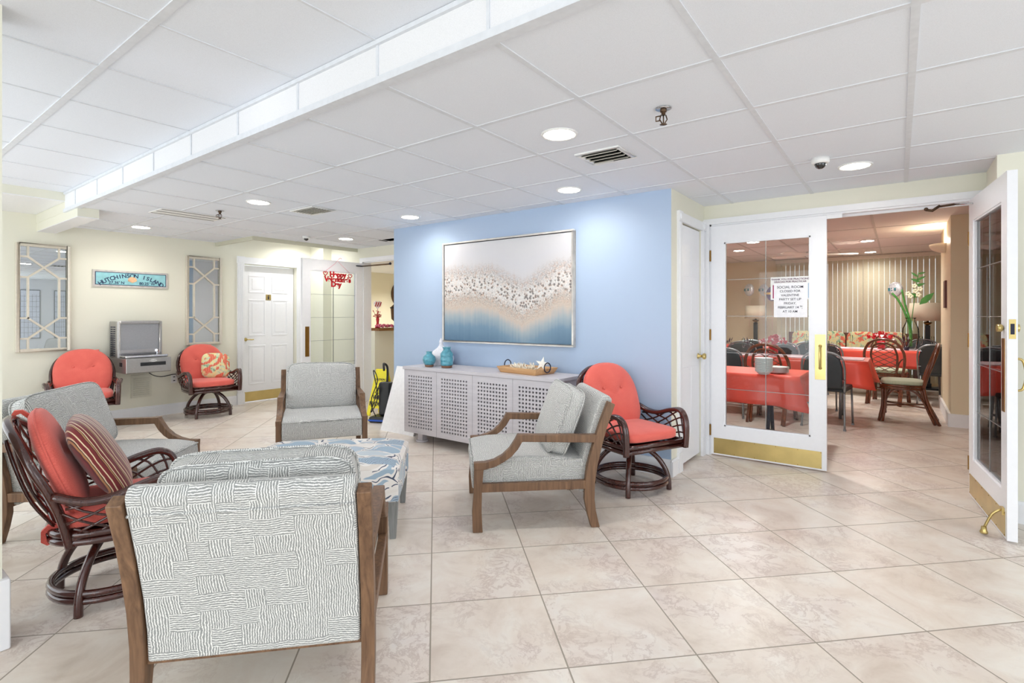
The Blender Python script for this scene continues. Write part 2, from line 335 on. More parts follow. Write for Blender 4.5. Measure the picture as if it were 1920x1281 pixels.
    def obj(s, name, mat, parent=None, bevel=0, seg=2, clean=True, subsurf=0):
        me = bpy.data.meshes.new(name); me.from_pydata(s.v, [], s.f); me.update()
        bm = bmesh.new(); bm.from_mesh(me)
        for f, q in zip(bm.faces, s.sm): f.smooth = q
        if clean:
            if not s.uv: bmesh.ops.remove_doubles(bm, verts=bm.verts, dist=1e-5)
            bmesh.ops.recalc_face_normals(bm, faces=bm.faces)
        bm.to_mesh(me); bm.free()
        uvl = me.uv_layers.new(name='UVMap')
        for p in me.polygons:
            nx, ny, nz = (abs(a) for a in p.normal)
            for li in p.loop_indices:
                co = me.vertices[me.loops[li].vertex_index].co
                if nz >= nx and nz >= ny: q = (co.x, co.y)
                elif ny >= nx: q = (co.x, co.z)
                else: q = (co.y, co.z)
                if s.uv: q = s.uv[me.loops[li].vertex_index]
                uvl.data[li].uv = q
        me.materials.append(mat)
        o = bpy.data.objects.new(name, me); COL.objects.link(o)
        if parent is not None: o.parent = parent
        if bevel:
            b = o.modifiers.new('bevel', 'BEVEL'); b.width = bevel; b.segments = seg; b.limit_method = 'ANGLE'; b.angle_limit = .6
            if seg > 1:
                for p in me.polygons: p.use_smooth = True
                wn = o.modifiers.new('wn', 'WEIGHTED_NORMAL'); wn.keep_sharp = True
        return o
def catmull(pts, k, closed, rs=None):
    out = []; ro = [] if rs else None; m = len(pts)
    for i in range(m if closed else m - 1):
        g = lambda j: pts[j % m] if closed else pts[max(0, min(m - 1, j))]
        p0, p1, p2, p3 = g(i - 1), g(i), g(i + 1), g(i + 2)
        for q in range(k):
            t = q / k
            out.append(.5 * ((2 * p1) + (-p0 + p2) * t + (2 * p0 - 5 * p1 + 4 * p2 - p3) * t * t + (-p0 + 3 * p1 - 3 * p2 + p3) * t ** 3))
            if rs: ro.append(rs[i] * (1 - t) + rs[(i + 1) % m] * t)
    if not closed:
        out.append(pts[-1])
        if rs: ro.append(rs[-1])
    return out, ro
def thing(name, label, cat, loc=(0, 0, 0), rz=0, group=None):
    o = bpy.data.objects.new(name, None); o.empty_display_size = .1; COL.objects.link(o); o.location = loc; o.rotation_euler = (0, 0, rz)
    return tag(o, label, cat, group)
def tag(o, label, cat, group=None):
    o['label'] = label; o['category'] = cat
    if group: o['group'] = group
    return o
def struct(m, name, mat, parent=None, **k):
    o = m.obj(name, mat, parent, **k)
    if parent is None: o['kind'] = 'structure'
    return o
def kids(o): return [c for c in COL.objects if c.parent == o]
def dup(root, loc, rz, label, group=None):
    def cp(o, par):
        c = o.copy(); COL.objects.link(c); c.parent = par
        for ch in kids(o): cp(ch, c)
        return c
    ch0 = kids(root); r = root.copy(); COL.objects.link(r); r.location = loc; r.rotation_euler = (0, 0, rz); r['label'] = label
    if group: r['group'] = group
    for c in ch0: cp(c, r)
    return r
def text(body, size, mat, name, parent, loc, rot, extrude=.001, bold=0.0, align='CENTER', sx=1.0):
    c = bpy.data.curves.new(name, 'FONT'); c.body = body; c.size = size; c.extrude = extrude; c.align_x = align; c.align_y = 'CENTER'; c.offset = bold
    t = bpy.data.objects.new('tmp', c); COL.objects.link(t); bpy.context.view_layer.update()
    me = bpy.data.meshes.new_from_object(t.evaluated_get(bpy.context.evaluated_depsgraph_get()))
    COL.objects.unlink(t); bpy.data.objects.remove(t)
    me.materials.clear(); me.materials.append(mat)
    o = bpy.data.objects.new(name, me); COL.objects.link(o); o.location = loc; o.rotation_euler = rot; o.scale = (sx, 1, 1)
    if parent is not None: o.parent = parent
    return o
def arc_words(body, size, R, mat, name, parent, loc, rot, span, bold=0.0):
    # letters set one by one along an arc, joined into one lettering mesh
    bm = bmesh.new(); n = len(body)
    for i, ch in enumerate(body):
        if ch == ' ': continue
        a = -span / 2 + span * i / (n - 1)
        o = text(ch, size, mat, 'tmp', None, (0, 0, 0), (0, 0, 0), .001, bold)
        me = o.data; me.transform(Matrix.Translation((R * math.sin(a), R * math.cos(a) - R, 0)) @ Matrix.Rotation(-a, 4, 'Z')); bm.from_mesh(me)
        bpy.data.objects.remove(o)
    me = bpy.data.meshes.new(name); bm.to_mesh(me); bm.free(); me.materials.append(mat)
    o = bpy.data.objects.new(name, me); COL.objects.link(o); o.location = loc; o.rotation_euler = rot; o.parent = parent
    return o
# ---------------------------------------------------------------- the building
ZL, ZU, ZD = 2.297, 2.48, 2.44
XW, YW, YB = -7.62, 4.95, 4.08
struct(M().box(-9.6, 4.6, -4.6, 12.4, -.1, 0), 'floor', FLOOR)
def holed(name, mat, axis, at, thick, a0, a1, z0, z1, holes, parent=None):
    # wall slab in plane axis=at (thickness towards at+thick) from a0..a1, with rectangular holes (b0,b1,c0,c1)
    m = M()
    def bx(p, q, r, t):
        if q - p < 1e-4 or t - r < 1e-4: return
        if axis == 'X': m.box(at, at + thick, p, q, r, t)
        else: m.box(p, q, at, at + thick, r, t)
    p = a0
    for b0, b1, c0, c1 in sorted(holes):
        bx(p, b0, z0, z1); bx(b0, b1, z0, c0); bx(b0, b1, c1, z1); p = b1
    bx(p, a1, z0, z1)
    return struct(m, name, mat, parent)
holed('wall_left', CREAM, 'X', XW, -.2, -.6, 5.15, 0, 2.6, [(3.735, 4.56, 0, 2.035)])
holed('wall_back_left', CREAM, 'Y', YW, .14, XW, -4.76, 0, 2.6, [(-6.47, -4.85, 0, 2.085)])
struct(M().box(XW, -7.27, 4.80, YW, 0, 2.6), 'wall_alcove', CREAM)
struct(M().box(-4.76, -1.453, YB, 4.2, 0, 2.35), 'wall_center', BLUE)
struct(M().box(-4.76, -4.64, 4.2, YW, 0, 2.35), 'wall_center_side', COOLW)
holed('wall_closet', CREAM, 'X', -1.45, -.12, YB + .004, YW + .14, 0, 2.35, [(4.285, 4.85, 0, 2.06)])
holed('wall_back', CREAM, 'Y', YW, .14, -1.45, .62, 0, 2.6, [(-1.40, .44, 0, 2.12)])
struct(M().box(.5, .64, 4.46, YW, 0, 2.6), 'wall_right_return', CREAM)
struct(M().box(.64, 4.4, 4.46, 4.62, 0, 2.6), 'wall_right', CREAM)
holed('wall_right_far', COOLW, 'X', 4.2, .16, -4.2, 4.46, 0, 2.6, [(-1.4, 3.4, .3, 2.2)])
holed('wall_front', CREAM, 'Y', -4.2, -.16, -2.9, 4.36, 0, 2.6, [(-2.75, 3.0, .25, 2.3)])
holed('wall_left_front', CREAM, 'Y', -.6, -.16, -7.82, -2.95, 0, 2.6, [(-7.3, -3.2, .3, 2.2)])
struct(M().box(-2.95, -2.77, -4.2, .437, 0, 2.5), 'wall_near_left', CREAM)
struct(M().box(-2.97, -2.745, -4.2, .458, 0, .27), 'baseboard_near_left', TRIMW, bevel=.006)
# ceilings
struct(M().box(XW - .2, 4.4, 1.475, 3.34, ZL, ZL + .04).box(-6.6, 4.4, 3.34, YW + .14, ZL, ZL + .04), 'ceiling', CEIL)
struct(M().box(XW - .2, 4.4, -4.4, 1.5, ZU, ZU + .04), 'ceiling_upper', CEIL)
struct(M().box(XW - .2, -6.58, 3.3, YW + .1, 2.47, 2.5), 'ceiling_alcove', CEIL)
struct(M().box(XW, -6.6, 3.34, 3.37, 2.245, 2.31).box(-6.625, -6.6, 3.3705, YW, 2.2455, 2.31), 'trim_1', m_wall('olive_cream_paint', rgb(206, 204, 184)))
f = struct(M().box(-6.519, 4.2, 1.47, 1.5, ZL, ZU + .01), 'trim_2', CEILF)
GX = [-1.82 + .622 * k for k in range(-10, 10)]; GY = [2.13, 2.735, 3.335, 3.93, 4.52]
b = M()
for x in GX:
    if XW < x < 4.2: b.box(x - .013, x + .013, 1.5, (3.34 if x < -6.6 else YW), ZL - .004, ZL)
for y in GY: b.box(XW if y < 3.34 else -6.6, 4.2, y - .013, y + .013, ZL - .0035, ZL)
struct(b.prism([(1.455, ZL - .012), (1.505, ZL - .012), (1.505, ZL - .0012), (1.469, ZL - .0012), (1.469, ZL + .02), (1.455, ZL + .02)], -6.519, 4.2), 'trim_3', TBAR)
b = M()
for x in GX:
    if -6.5 < x < 4.2: b.box(x - .007, x + .007, 1.464, 1.471, ZL, ZU)
b.box(-6.5, 4.2, 1.4545, 1.4705, ZU - .022, ZU - .002)
struct(b, 'trim_4', TBAR)
b = M()
for x in GX:
    if XW < x < 4.2: b.box(x - .006, x + .006, -4.2, 1.46, ZU - .004, ZU)
for y in (-3.42, -2.81, -2.2, -1.6, -1.0, -.4, .22): b.box(XW, 4.2, y - .013, y + .013, ZU - .005, ZU)
b.box(XW, 4.2, .83 - .017, .83 + .017, ZU - .006, ZU)
struct(b, 'trim_5', TBAR)
# boxed beams by the left wall
struct(M().box(XW, -6.52, -.6, 1.472, 2.40, ZU), 'trim_6', CREAM)
struct(M().box(XW, -6.14, 1.476, 1.64, 2.212, 2.2965).box(XW, -6.52, 1.473, 1.64, 2.2966, 2.40), 'trim_7', CREAM)
struct(M().box(XW + .001, -6.521, -.6, 1.47, 2.394, 2.3995).box(XW + .001, -6.141, 1.477, 1.639, 2.206, 2.2115), 'trim_8', WHITE)
# dining room shell
holed('wall_dining_back', PEACH, 'Y', 12.1, .15, -4.6, 2.5, 0, 2.6, [(-2.0, 2.3, .12, 2.38)])
struct(M().box(-4.74, -4.6, YW, 12.25, 0, 2.6), 'wall_dining_left', PEACH)
struct(M().box(2.4, 2.54, 4.6, 12.25, 0, 2.6), 'wall_dining_right', PEACH)
struct(M().box(.485, 1.7, 7.84, 9.55, 0, ZD), 'wall_dining_column', PEACH)
struct(M().box(-4.7, 2.5, YW + .14, 12.2, ZD, ZD + .05), 'ceiling_dining', CEILD)
b = M()
for x in (-3.9, -3.3, -2.7, -2.08, -1.47, -.86, -.25, .97): b.box(x - .012, x + .012, YW + .15, 12.1, ZD - .004, ZD)
for k in range(6): b.box(-4.6, 2.4, 5.9 + 1.22 * k - .012, 5.9 + 1.22 * k + .012, ZD - .0035, ZD)
struct(b, 'trim_9', plain('dining_grid_metal', rgb(200, 190, 184), .5))
# hall behind the open glass door
struct(M().box(-8.4, -8.28, YW + .1, 9.6, 0, 2.5), 'wall_hall_left', m_wall('hall_cream_paint', rgb(240, 236, 216)))
struct(M().box(-8.4, -4.7, 9.4, 9.5, 0, 2.5), 'wall_hall_back', CREAM)
struct(M().box(-8.4, -4.7, YW + .14, 9.5, 2.13, 2.2), 'ceiling_hall', CEIL)
struct(M().box(-6.5, -6.37, YW + .14, 8.4, 0, 1.05), 'wall_hall_counter', CREAM)
struct(M().box(-6.372, -6.352, YW + .14, 8.4, 0, .13), 'baseboard_hall', TRIMW)
# baseboards
def bb(name, *boxes):
    m = M()
    for x0, x1, y0, y1 in boxes: m.box(x0, x1, y0, y1, 0, .118); m.box((x0 if x0 in (XW,) else x0 + .004 * (x1 - x0 < .1)), x1 - .006 * (x1 - x0 < .1), y0 + .006 * (y1 - y0 < .1), y1, .118, .135)
    return struct(m, name, TRIMW)
bb('baseboard_left', (XW, XW + .02, -.6, 3.63), (XW, XW + .02, 4.66, 4.8))
bb('baseboard_center', (-4.76, -1.452, YB - .02, YB))
bb('baseboard_closet', (-1.45, -1.432, YB - .018, 4.20))
bb('baseboard_back_left', (-7.26, -6.56, YW - .02, YW))
bb('baseboard_right', (.64, 4.2, 4.44, 4.46), (.48, .5, 4.46, 4.93), (.5, .64, 4.44, 4.46))
m = M().box(.46, 1.7, 7.815, 7.84, 0, .15).box(.46, .485, 7.84, 9.55, 0, .15)
struct(m, 'baseboard_dining', TRIMW)
# window frames and glass at three unseen openings added for daylight, and behind the blinds
def window(name, axis, at, a0, a1, z0, z1, n):
    m = M(); g = M()
    def bx(mm, p, q, r, t, d0, d1):
        if axis == 'X': mm.box(at + d0, at + d1, p, q, r, t)
        else: mm.box(p, q, at + d0, at + d1, r, t)
    for k in range(n + 1):
        p = a0 + (a1 - a0) * k / n; bx(m, max(a0, p - .03), min(a1, p + .03), z0, z1, .02, .08)
    bx(m, a0, a1, z0, z0 + .06, .02, .08); bx(m, a0, a1, z1 - .06, z1, .02, .08); bx(g, a0 + .02, a1 - .02, z0 + .03, z1 - .03, .045, .051)
    w = struct(m, name, TRIMW); g.obj('pane', GLASS, w); return w
window('window_1', 'Y', -4.36, -2.75, 3.0, .25, 2.3, 4)
window('window_2', 'X', 4.24, -1.4, 3.4, .3, 2.2, 4)
window('window_3', 'Y', -.76, -7.3, -3.2, .3, 2.2, 3)
window('window_4', 'Y', 12.14, -2.0, 2.3, .12, 2.38, 3)

# ---------------------------------------------------------------- doors and casings
def casing(name, axis, at, d, a0, a1, top, w=.095, rosette=True):
    # casing standing proud of wall plane `at` towards d, around opening a0..a1 up to top
    m = M()
    def bx(p, q, r, t, e=.018, e0=0.0):
        if axis == 'X': m.box(at + d * e0, at + d * e, p, q, r, t)
        else: m.box(p, q, at + d * e0, at + d * e, r, t)
    for p in ((a0 - w, a0), (a1, a1 + w)):
        bx(p[0], p[1], 0, top)
        if rosette:
            bx(p[0] - .006, p[1] + .006, 0, .16, .024)
            for k in range(3): q = p[0] + w * (.24 + .26 * k); bx(q - .006, q + .006, .17, top - .01, .023)
            bx(p[0] - .006, p[1] + .006, top, top + w + .006, .026); bx(p[0] + w * .2, p[1] - w * .2, top + w * .2, top + w * .8, .034)
    bx(a0 - (0 if rosette else w), a1 + (0 if rosette else w), top, top + w, .02)
    return struct(m, name, TRIMW)
casing('trim_10', 'X', XW, 1, 3.735, 4.56, 2.035)
casing('trim_11', 'X', -1.45, 1, 4.285, 4.85, 2.06, .075)
casing('trim_12', 'Y', YW, -1, -1.40, .44, 2.12, .05, False)
casing('trim_13', 'Y', YW, -1, -6.47, -4.85, 2.085, .06, False)
struct(M().box(-1.40, -1.385, YW, YW + .14, 0, 2.12).box(.425, .44, YW, YW + .14, 0, 2.12).box(-1.4, .44, YW, YW + .14, 2.105, 2.12).box(-1.4, .44, YW + .06, YW + .08, 2.085, 2.106), 'trim_14', TRIMW)
struct(M().box(-6.47, -6.455, YW, YW + .14, 0, 2.085).box(-6.47, -4.85, YW, YW + .14, 2.07, 2.085), 'trim_15', TRIMW)
def lever(parent, loc, rz, mat=BRASS, knob=False):
    m = M(); m.lathe([(.026, 0), (.026, .006), (.012, .012), (.011, .04)], (0, 0, 0), 16, True, 'Y')
    if knob: m.lathe([(.011, .035), (.024, .045), (.029, .058), (.024, .07), (.001, .074)], (0, 0, 0), 18, True, 'Y')
    else: m.tube([(0, .04, 0), (.03, .045, 0), (.07, .045, -.004), (.1, .04, -.002)], .008, 8, smooth_path=3)
    m.v = [(x, -y, z) for x, y, z in m.v]
    o = m.obj('door_handle', mat, parent); o.location = loc; o.rotation_euler = (0, 0, rz); return o
# six-panel door in the left wall, facing +X, with a kick plate
y0, y1 = 3.745, 4.55; px = -7.70; D = M().box(px - .04, px, y0, y1, .012, 2.02)
d1 = struct(D, 'door_1', WHITE); w = y1 - y0; pn = M()
for z0, z1 in ((1.62, 1.88), (.98, 1.52), (.26, .84)):
    for a in (y0 + .10, y0 + w / 2 + .05):
        b0, b1 = a, a + w / 2 - .15
        pn.box(px - .001, px + .006, b0, b1, z0, z0 + .018).box(px - .001, px + .006, b0, b1, z1 - .018, z1).box(px - .001, px + .006, b0, b0 + .018, z0 + .0181, z1 - .0181).box(px - .001, px + .006, b1 - .018, b1, z0 + .0181, z1 - .0181)
        pn.box(px - .001, px + .005, b0 + .05, b1 - .05, z0 + .05, z1 - .05)
pn.obj('door_panel', WHITE, d1, bevel=.003); M().box(px, px + .003, y0 + .005, y1 - .005, .015, .155).obj('kick_plate', BRASS, d1)
lever(d1, (px, y0 + .055, .93), PI / 2)
s = M().box(px, px + .004, y0 + .36, y0 + .44, 1.515, 1.60).obj('restroom_plaque', BRASS, d1)
q = px + .005
M().ball((q, y0 + .4, 1.58), .009, 10, (.3, 1, 1)).prism([(y0 + .388, 1.565), (y0 + .412, 1.565), (y0 + .408, 1.54), (y0 + .404, 1.525), (y0 + .396, 1.525), (y0 + .392, 1.54)], q - .001, q + .001).obj('figure_symbol', INK, s)
# closet door facing +X beside the blue wall
px = -1.462; d2 = struct(M().box(px - .04, px, 4.29, 4.845, .03, 2.05), 'door_2', WHITE); pn = M()
for z0, z1 in ((1.62, 1.9), (.98, 1.52), (.26, .84)):
    for b0, b1 in ((4.35, 4.53), (4.6, 4.78)): pn.box(px - .001, px + .004, b0, b1, z0, z1)
pn.obj('door_panel', WHITE, d2, bevel=.003); lever(d2, (px, 4.80, .915), PI / 2, knob=True)
M().box(px, px + .004, 4.287, 4.293, 1.86, 1.96).obj('hinge', DKBRASS, d2)
# glazed leaf: local x 0..w from the hinge, front face towards -y
def glass_leaf(name, w, h, loc, rz, kick=(.0, .14), sides=(-1,), push='pull', grid=True, gm=None):
    root = M(); s, tp, bt = .115, .155, .265; t = .045
    root.box(0, s, 0, t, 0, h).box(w - s, w, 0, t, 0, h).box(s, w - s, 0, t, 0, bt).box(s, w - s, 0, t, h - tp, h)
    root.box(s, s + .012, .006, t - .006, bt, h - tp).box(w - s - .012, w - s, .006, t - .006, bt, h - tp).box(s, w - s, .006, t - .006, bt, bt + .012).box(s, w - s, .006, t - .006, h - tp - .012, h - tp)
    o = struct(root, name, WHITE); o.location = loc; o.rotation_euler = (0, 0, rz)
    M().box(s + .004, w - s - .004, t / 2 - .003, t / 2 + .003, bt + .004, h - tp - .004).obj('glass_pane', gm or GLASS, o)
    if grid:
        g = M(); z0, z1 = bt + .01, h - tp - .01
        for k in range(1, 5): z = z0 + (z1 - z0) * k / 5; g.box(s, w - s, t / 2 - .0052, t / 2 + .0052, z - .002, z + .002)
        g.box(w / 2 - .0025, w / 2 + .0025, t / 2 - .0055, t / 2 + .0055, z0, z1); g.obj('came_strip', CAME, o)
    for sd in sides:
        y = 0 if sd < 0 else t
        M().box(.025, w - .035, y + sd * .002, y, .012, .012 + kick[1]).obj('kick_plate', BRASS, o)
        r = M()
        for k in range(6):
            for z in (.02, .005 + kick[1]): r.lathe([(.0035, 0), (.003, .002)], (.035 + (w - .075) * k / 5, y + sd * .0045, z), 8, True, 'Y')
        r.obj('screw', DKBRASS, o)
    M().box(-.012, .002, -.006, .02, h - .32, h - .22).box(-.012, .002, -.006, .02, h * .5, h * .5 + .1).box(-.012, .002, -.006, .02, .17, .27).obj('hinge', DKBRASS, o)
    return o
def pull(parent, x, z0, z1, sd, y):
    M().box(x - .038, x + .038, y, y + sd * .003, z0, z1).obj('push_plate', BRASS, parent)
    zc = (z0 + z1) / 2; m = M(); m.tube([(x, y, zc - .09), (x, y + sd * .035, zc - .08), (x, y + sd * .048, zc), (x, y + sd * .035, zc + .08), (x, y, zc + .09)], .007, 8, smooth_path=4)
    m.ball((x, y + sd * .003, zc - .09), .014, 10).ball((x, y + sd * .003, zc + .09), .014, 10).obj('pull_handle', BRASS, parent)
d3 = glass_leaf('door_3', .915, 2.09, (-1.385, YW - .012, .012), 0)
pull(d3, .87, .745, 1.115, -1, 0)
# right leaf, swung open towards the room
d4 = glass_leaf('door_4', .915, 2.09, (.405, YW - .02, .012), math.atan2(-.89, .085), sides=(-1, 1), gm=GLASSR)
pull(d4, .855, .75, 1.12, 1, .045)
M().box(.82, .875, -.003, 0, .72, 1.14).obj('push_plate', DKBRASS, d4)
M().lathe([(.022, 0), (.022, .02), (.012, .028), (.001, .03)], (.85, -.03, 1.2), 16, True, 'Y').lathe([(.022, 0), (.022, .02), (.001, .026)], (.85, .045, 1.2), 16, True, 'Y').box(.9135, .917, .008, .037, 1.14, 1.25).obj('deadbolt', BRASS, d4)
M().box(.9165, .919, .014, .031, 1.165, 1.225).obj('latch_hole', INK, d4)
m = M().box(.83, .87, -.012, 0, .13, .17).tube([(.85, -.012, .155), (.848, -.05, .12), (.845, -.085, .03)], .007, 8, smooth_path=3).lathe([(.017, 0), (.02, .008), (.014, .022), (.012, .04)], (.845, -.085, 0), 14)
m.obj('door_stop', BRASS, d4)
def closer(parent_name, label, pts, loc_a):
    t = thing(parent_name, label, 'door closer', loc_a)
    return t
# slide arm of the open leaf
A = thing('door_closer', 'dark bronze closer arm over the double doorway to the dining room', 'door closer', (0, 0, 0))
M().tube([(.415, 4.80, 2.06), (.325, 4.91, 2.085)], .006, 8).obj('rod', CHROME, A)
M().tube([(.325, 4.91, 2.085), (.245, 4.925, 2.082)], .008, 8).obj('arm', BRONZE, A)
M().tube([(.245, 4.925, 2.088), (.20, 4.92, 2.055), (.165, 4.92, 2.065)], .010, 8).ball((.165, 4.92, 2.07), .014, 10).obj('bracket', BRONZE, A)
struct(M().box(-.47, -.36, 4.935, 4.95, 2.07, 2.105), 'trim_16', TRIMW, bevel=.004)
# open leaf of the hall door on the left, with the greeting hung on it
d5 = glass_leaf('door_5', .98, 2.055, (-6.51, YW - .01, .012), -PI / 2 - .01, sides=(1,))
M().box(.88, .94, .045, .048, .71, 1.12).obj('push_plate', DKBRASS, d5)
A = thing('door_closer', 'bronze closer arm at the top of the open hall door', 'door closer', (0, 0, 0))
M().tube([(-6.50, 4.75, 2.025), (-6.44, 4.91, 2.02)], .009, 8).obj('rod', INK, A); M().tube([(-6.44, 4.91, 2.02), (-5.85, 4.93, 2.02)], .010, 8).obj('arm', BRONZE, A)
M().ball((-5.83, 4.93, 2.025), .02, 10).obj('bracket', INK, A)
# ---------------------------------------------------------------- soft furniture
def pad(outline, te, dome, p=2.2, rings=7):
    # cushion in the XY plane around 0,0, domed on both faces, side band te
    m = M(); n = len(outline); rs = [1 - (1 - i / rings) ** 1.6 for i in range(1, rings + 1)]
    for sgn in (1, -1):
        k0 = len(m.v); m.v.append((0, 0, sgn * (te / 2 + dome)))
        for r in rs:
            h = te / 2 + dome * max(0.0, 1 - r ** p) ** .55
            for x, y in outline: m.v.append((x * r, y * r, sgn * h))
        for k in range(n): m.f.append([k0, k0 + 1 + k, k0 + 1 + (k + 1) % n]); m.sm.append(True)
        for i in range(rings - 1):
            for k in range(n):
                a = k0 + 1 + i * n; m.f.append([a + k, a + n + k, a + n + (k + 1) % n, a + (k + 1) % n]); m.sm.append(True)
        if sgn == 1: top = k0 + 1 + (rings - 1) * n
        else: bot = k0 + 1 + (rings - 1) * n
    if te > 1e-4:
        for k in range(n): m.f.append([top + k, bot + k, bot + (k + 1) % n, top + (k + 1) % n]); m.sm.append(True)
    if te <= .035: m.uv = [(p[0], p[1]) for p in m.v]
    return m
def sq_outline(w, h, e=5.0, n=56):
    o = []
    for k in range(n):
        a = 2 * PI * (k + .5) / n; c, s = math.cos(a), math.sin(a)
        o.append((w / 2 * math.copysign(abs(c) ** (2 / e), c), h / 2 * math.copysign(abs(s) ** (2 / e), s)))
    return o
def lean(c, ang, rx=0.0, rz=0.0):
    # XY-plane pad set upright (its +Y up), leaning back by ang about x
    return Matrix.Translation(c) @ Matrix.Rotation(rz, 4, 'Z') @ Matrix.Rotation(rx, 4, 'Y') @ Matrix.Rotation(PI / 2 - ang, 4, 'X')
def armchair(name, label, cu=.60, cr=0.0, ctilt=.30):
    t = thing(name, label, 'armchair', group='grey patterned armchairs around the ottoman')
    fl = [(-.014, .41), (.046, .405), (.040, .355), (.032, .25), (.030, .12), (.036, .0), (-.022, .0), (-.026, .12), (-.016, .25), (-.014, .37)]
    rp = [(.694, 0), (.746, 0), (.722, .10), (.714, .17), (.716, .256), (.733, .38), (.762, .50), (.79, .60), (.842, .742), (.800, .762), (.758, .66), (.722, .556), (.690, .45), (.668, .37), (.655, .27), (.652, .17), (.668, .09)]
    ar = [(-.016, .412), (.055, .414), (.105, .428), (.152, .452), (.196, .492), (.228, .54), (.246, .574), (.735, .560), (.715, .514), (.272, .530), (.246, .486), (.208, .444), (.164, .414), (.11, .386), (.046, .370), (-.014, .370)]
    for sx in (-1, 1):
        a, b = sorted((sx * .322, sx * .365))
        M().prism(fl, a, b).obj('front_leg', OAK, t, bevel=.004)
        M().prism(rp, a, b).obj('rear_leg', OAK, t, bevel=.004)
        M().prism(ar, a - .002, b + .002).obj('armrest', OAK, t, bevel=.004)
        M().box(a + .004, b - .004, .03, .66, .235, .285).obj('side_rail', OAK, t, bevel=.003)
    M().box(-.323, .323, .655, .70, .20, .26).obj('back_rail', OAK, t)
    M().prism([(-.024, .245), (-.03, .33), (-.024, .39), (-.005, .408), (.1, .424), (.3, .432), (.5, .425), (.66, .408), (.66, .245)], -.318, .318, smooth=False).obj('seat', WEAVE, t, bevel=.012, seg=3)
    m = M().tube([(-.316, -.024, .396), (.316, -.024, .396)], .0045, 6).tube([(-.316, -.02, .397), (-.316, .64, .408)], .0045, 6).tube([(.316, -.02, .397), (.316, .64, .408)], .0045, 6)
    m.obj('piping', WEAVE, t)
    M().prism([(.704, .205), (.712, .3), (.735, .42), (.772, .55), (.832, .735), (.838, .765), (.818, .790), (.785, .788), (.758, .76), (.72, .66), (.675, .50), (.645, .40), (.632, .30), (.63, .205)], -.319, .319).obj('back_panel', WEAVE, t, bevel=.010, seg=3)
    M().tube([(-.317, .824, .705), (.317, .824, .705)], .0045, 6).obj('back_piping', WEAVE, t)
    T = lean((0, cu, .615), ctilt, cr)
    c = pad(sq_outline(.60, .42, 7), .085, .045).xf(T).obj('back_cushion', WEAVE, t)
    o = sq_outline(.605, .425, 7); m = M()
    for z in (.043, -.043): m.tube([(x, y, z) for x, y in o], .005, 6, closed=True)
    m.xf(T).obj('cushion_piping', WEAVE, c)
    return t
def place(o, x, y, heading):
    o.location = (x, y, 0); o.rotation_euler = (0, 0, math.radians(heading + 90)); return o
place(armchair('armchair', 'grey patterned armchair seen side-on in front of the perforated sideboard, loose cushion tipped forward', .565, 0, .36), -2.245, 2.604, 223)
place(armchair('armchair', 'grey patterned armchair nearest the viewer, seen from behind with its full back panel showing', .60, .02, .22), -2.16, 1.335, 136.6)
place(armchair('armchair', 'grey patterned armchair at the left edge, behind the coral swivel chair with the striped pillow', .60, -.04, .34), -3.74, 1.352, 40.5)
place(armchair('armchair', 'grey patterned armchair facing the viewer from the far side of the tufted ottoman', .60, .02, .30), -3.913, 2.581, 327.5)

# ottoman with tufted top
OT = thing('ottoman', 'low tufted ottoman in blue and white leaf print on grey tapered legs', 'ottoman', (-2.845, 1.925, 0), math.radians(43))
L, Wd = .455, .325; nx, ny = 45, 33; m = M(); k0 = 0
btn = [(-.25, 0), (0, .0), (.25, 0), (-.125, .15), (.125, .15), (-.125, -.15), (.125, -.15)]
for j in range(ny + 1):
    for i in range(nx + 1):
        s, q = i / nx * 2 - 1, j / ny * 2 - 1; x, y = L * s, Wd * q
        z = .405 + .055 * (1 - s ** 6) ** .5 * (1 - q ** 6) ** .5 if abs(s) < 1 and abs(q) < 1 else .405
        for bx, by in btn: z -= .03 * math.exp(-((x - bx) ** 2 + (y - by) ** 2) / .0011) + .006 * math.exp(-((x - bx) ** 2 + (y - by) ** 2) / .008)
        m.v.append((x, y, z))
for j in range(ny):
    for i in range(nx): a = j * (nx + 1) + i; m.f.append([a, a + 1, a + nx + 2, a + nx + 1]); m.sm.append(True)
top = m.obj('tufted_top', LEAF, OT)
M().box(-L, L, -Wd, Wd, .215, .412).obj('skirt', LEAF, OT, bevel=.012, seg=3)
for bx, by in btn: M().ball((bx, by, .428), .011, 8, (1, 1, .5)).obj('button', LEAF, top)
for sx in (-1, 1):
    for sy in (-1, 1):
        cx, cy = sx * (L - .035), sy * (Wd - .035); v = []
        for z, r in ((0, .017), (.216, .029)): v += [(cx - r, cy - r, z), (cx + r, cy - r, z), (cx + r, cy + r, z), (cx - r, cy + r, z)]
        M().add(v, [(3, 2, 1, 0), (4, 5, 6, 7), (0, 1, 5, 4), (1, 2, 6, 5), (2, 3, 7, 6), (3, 0, 4, 7)]).obj('leg', GREYW, OT, bevel=.003)

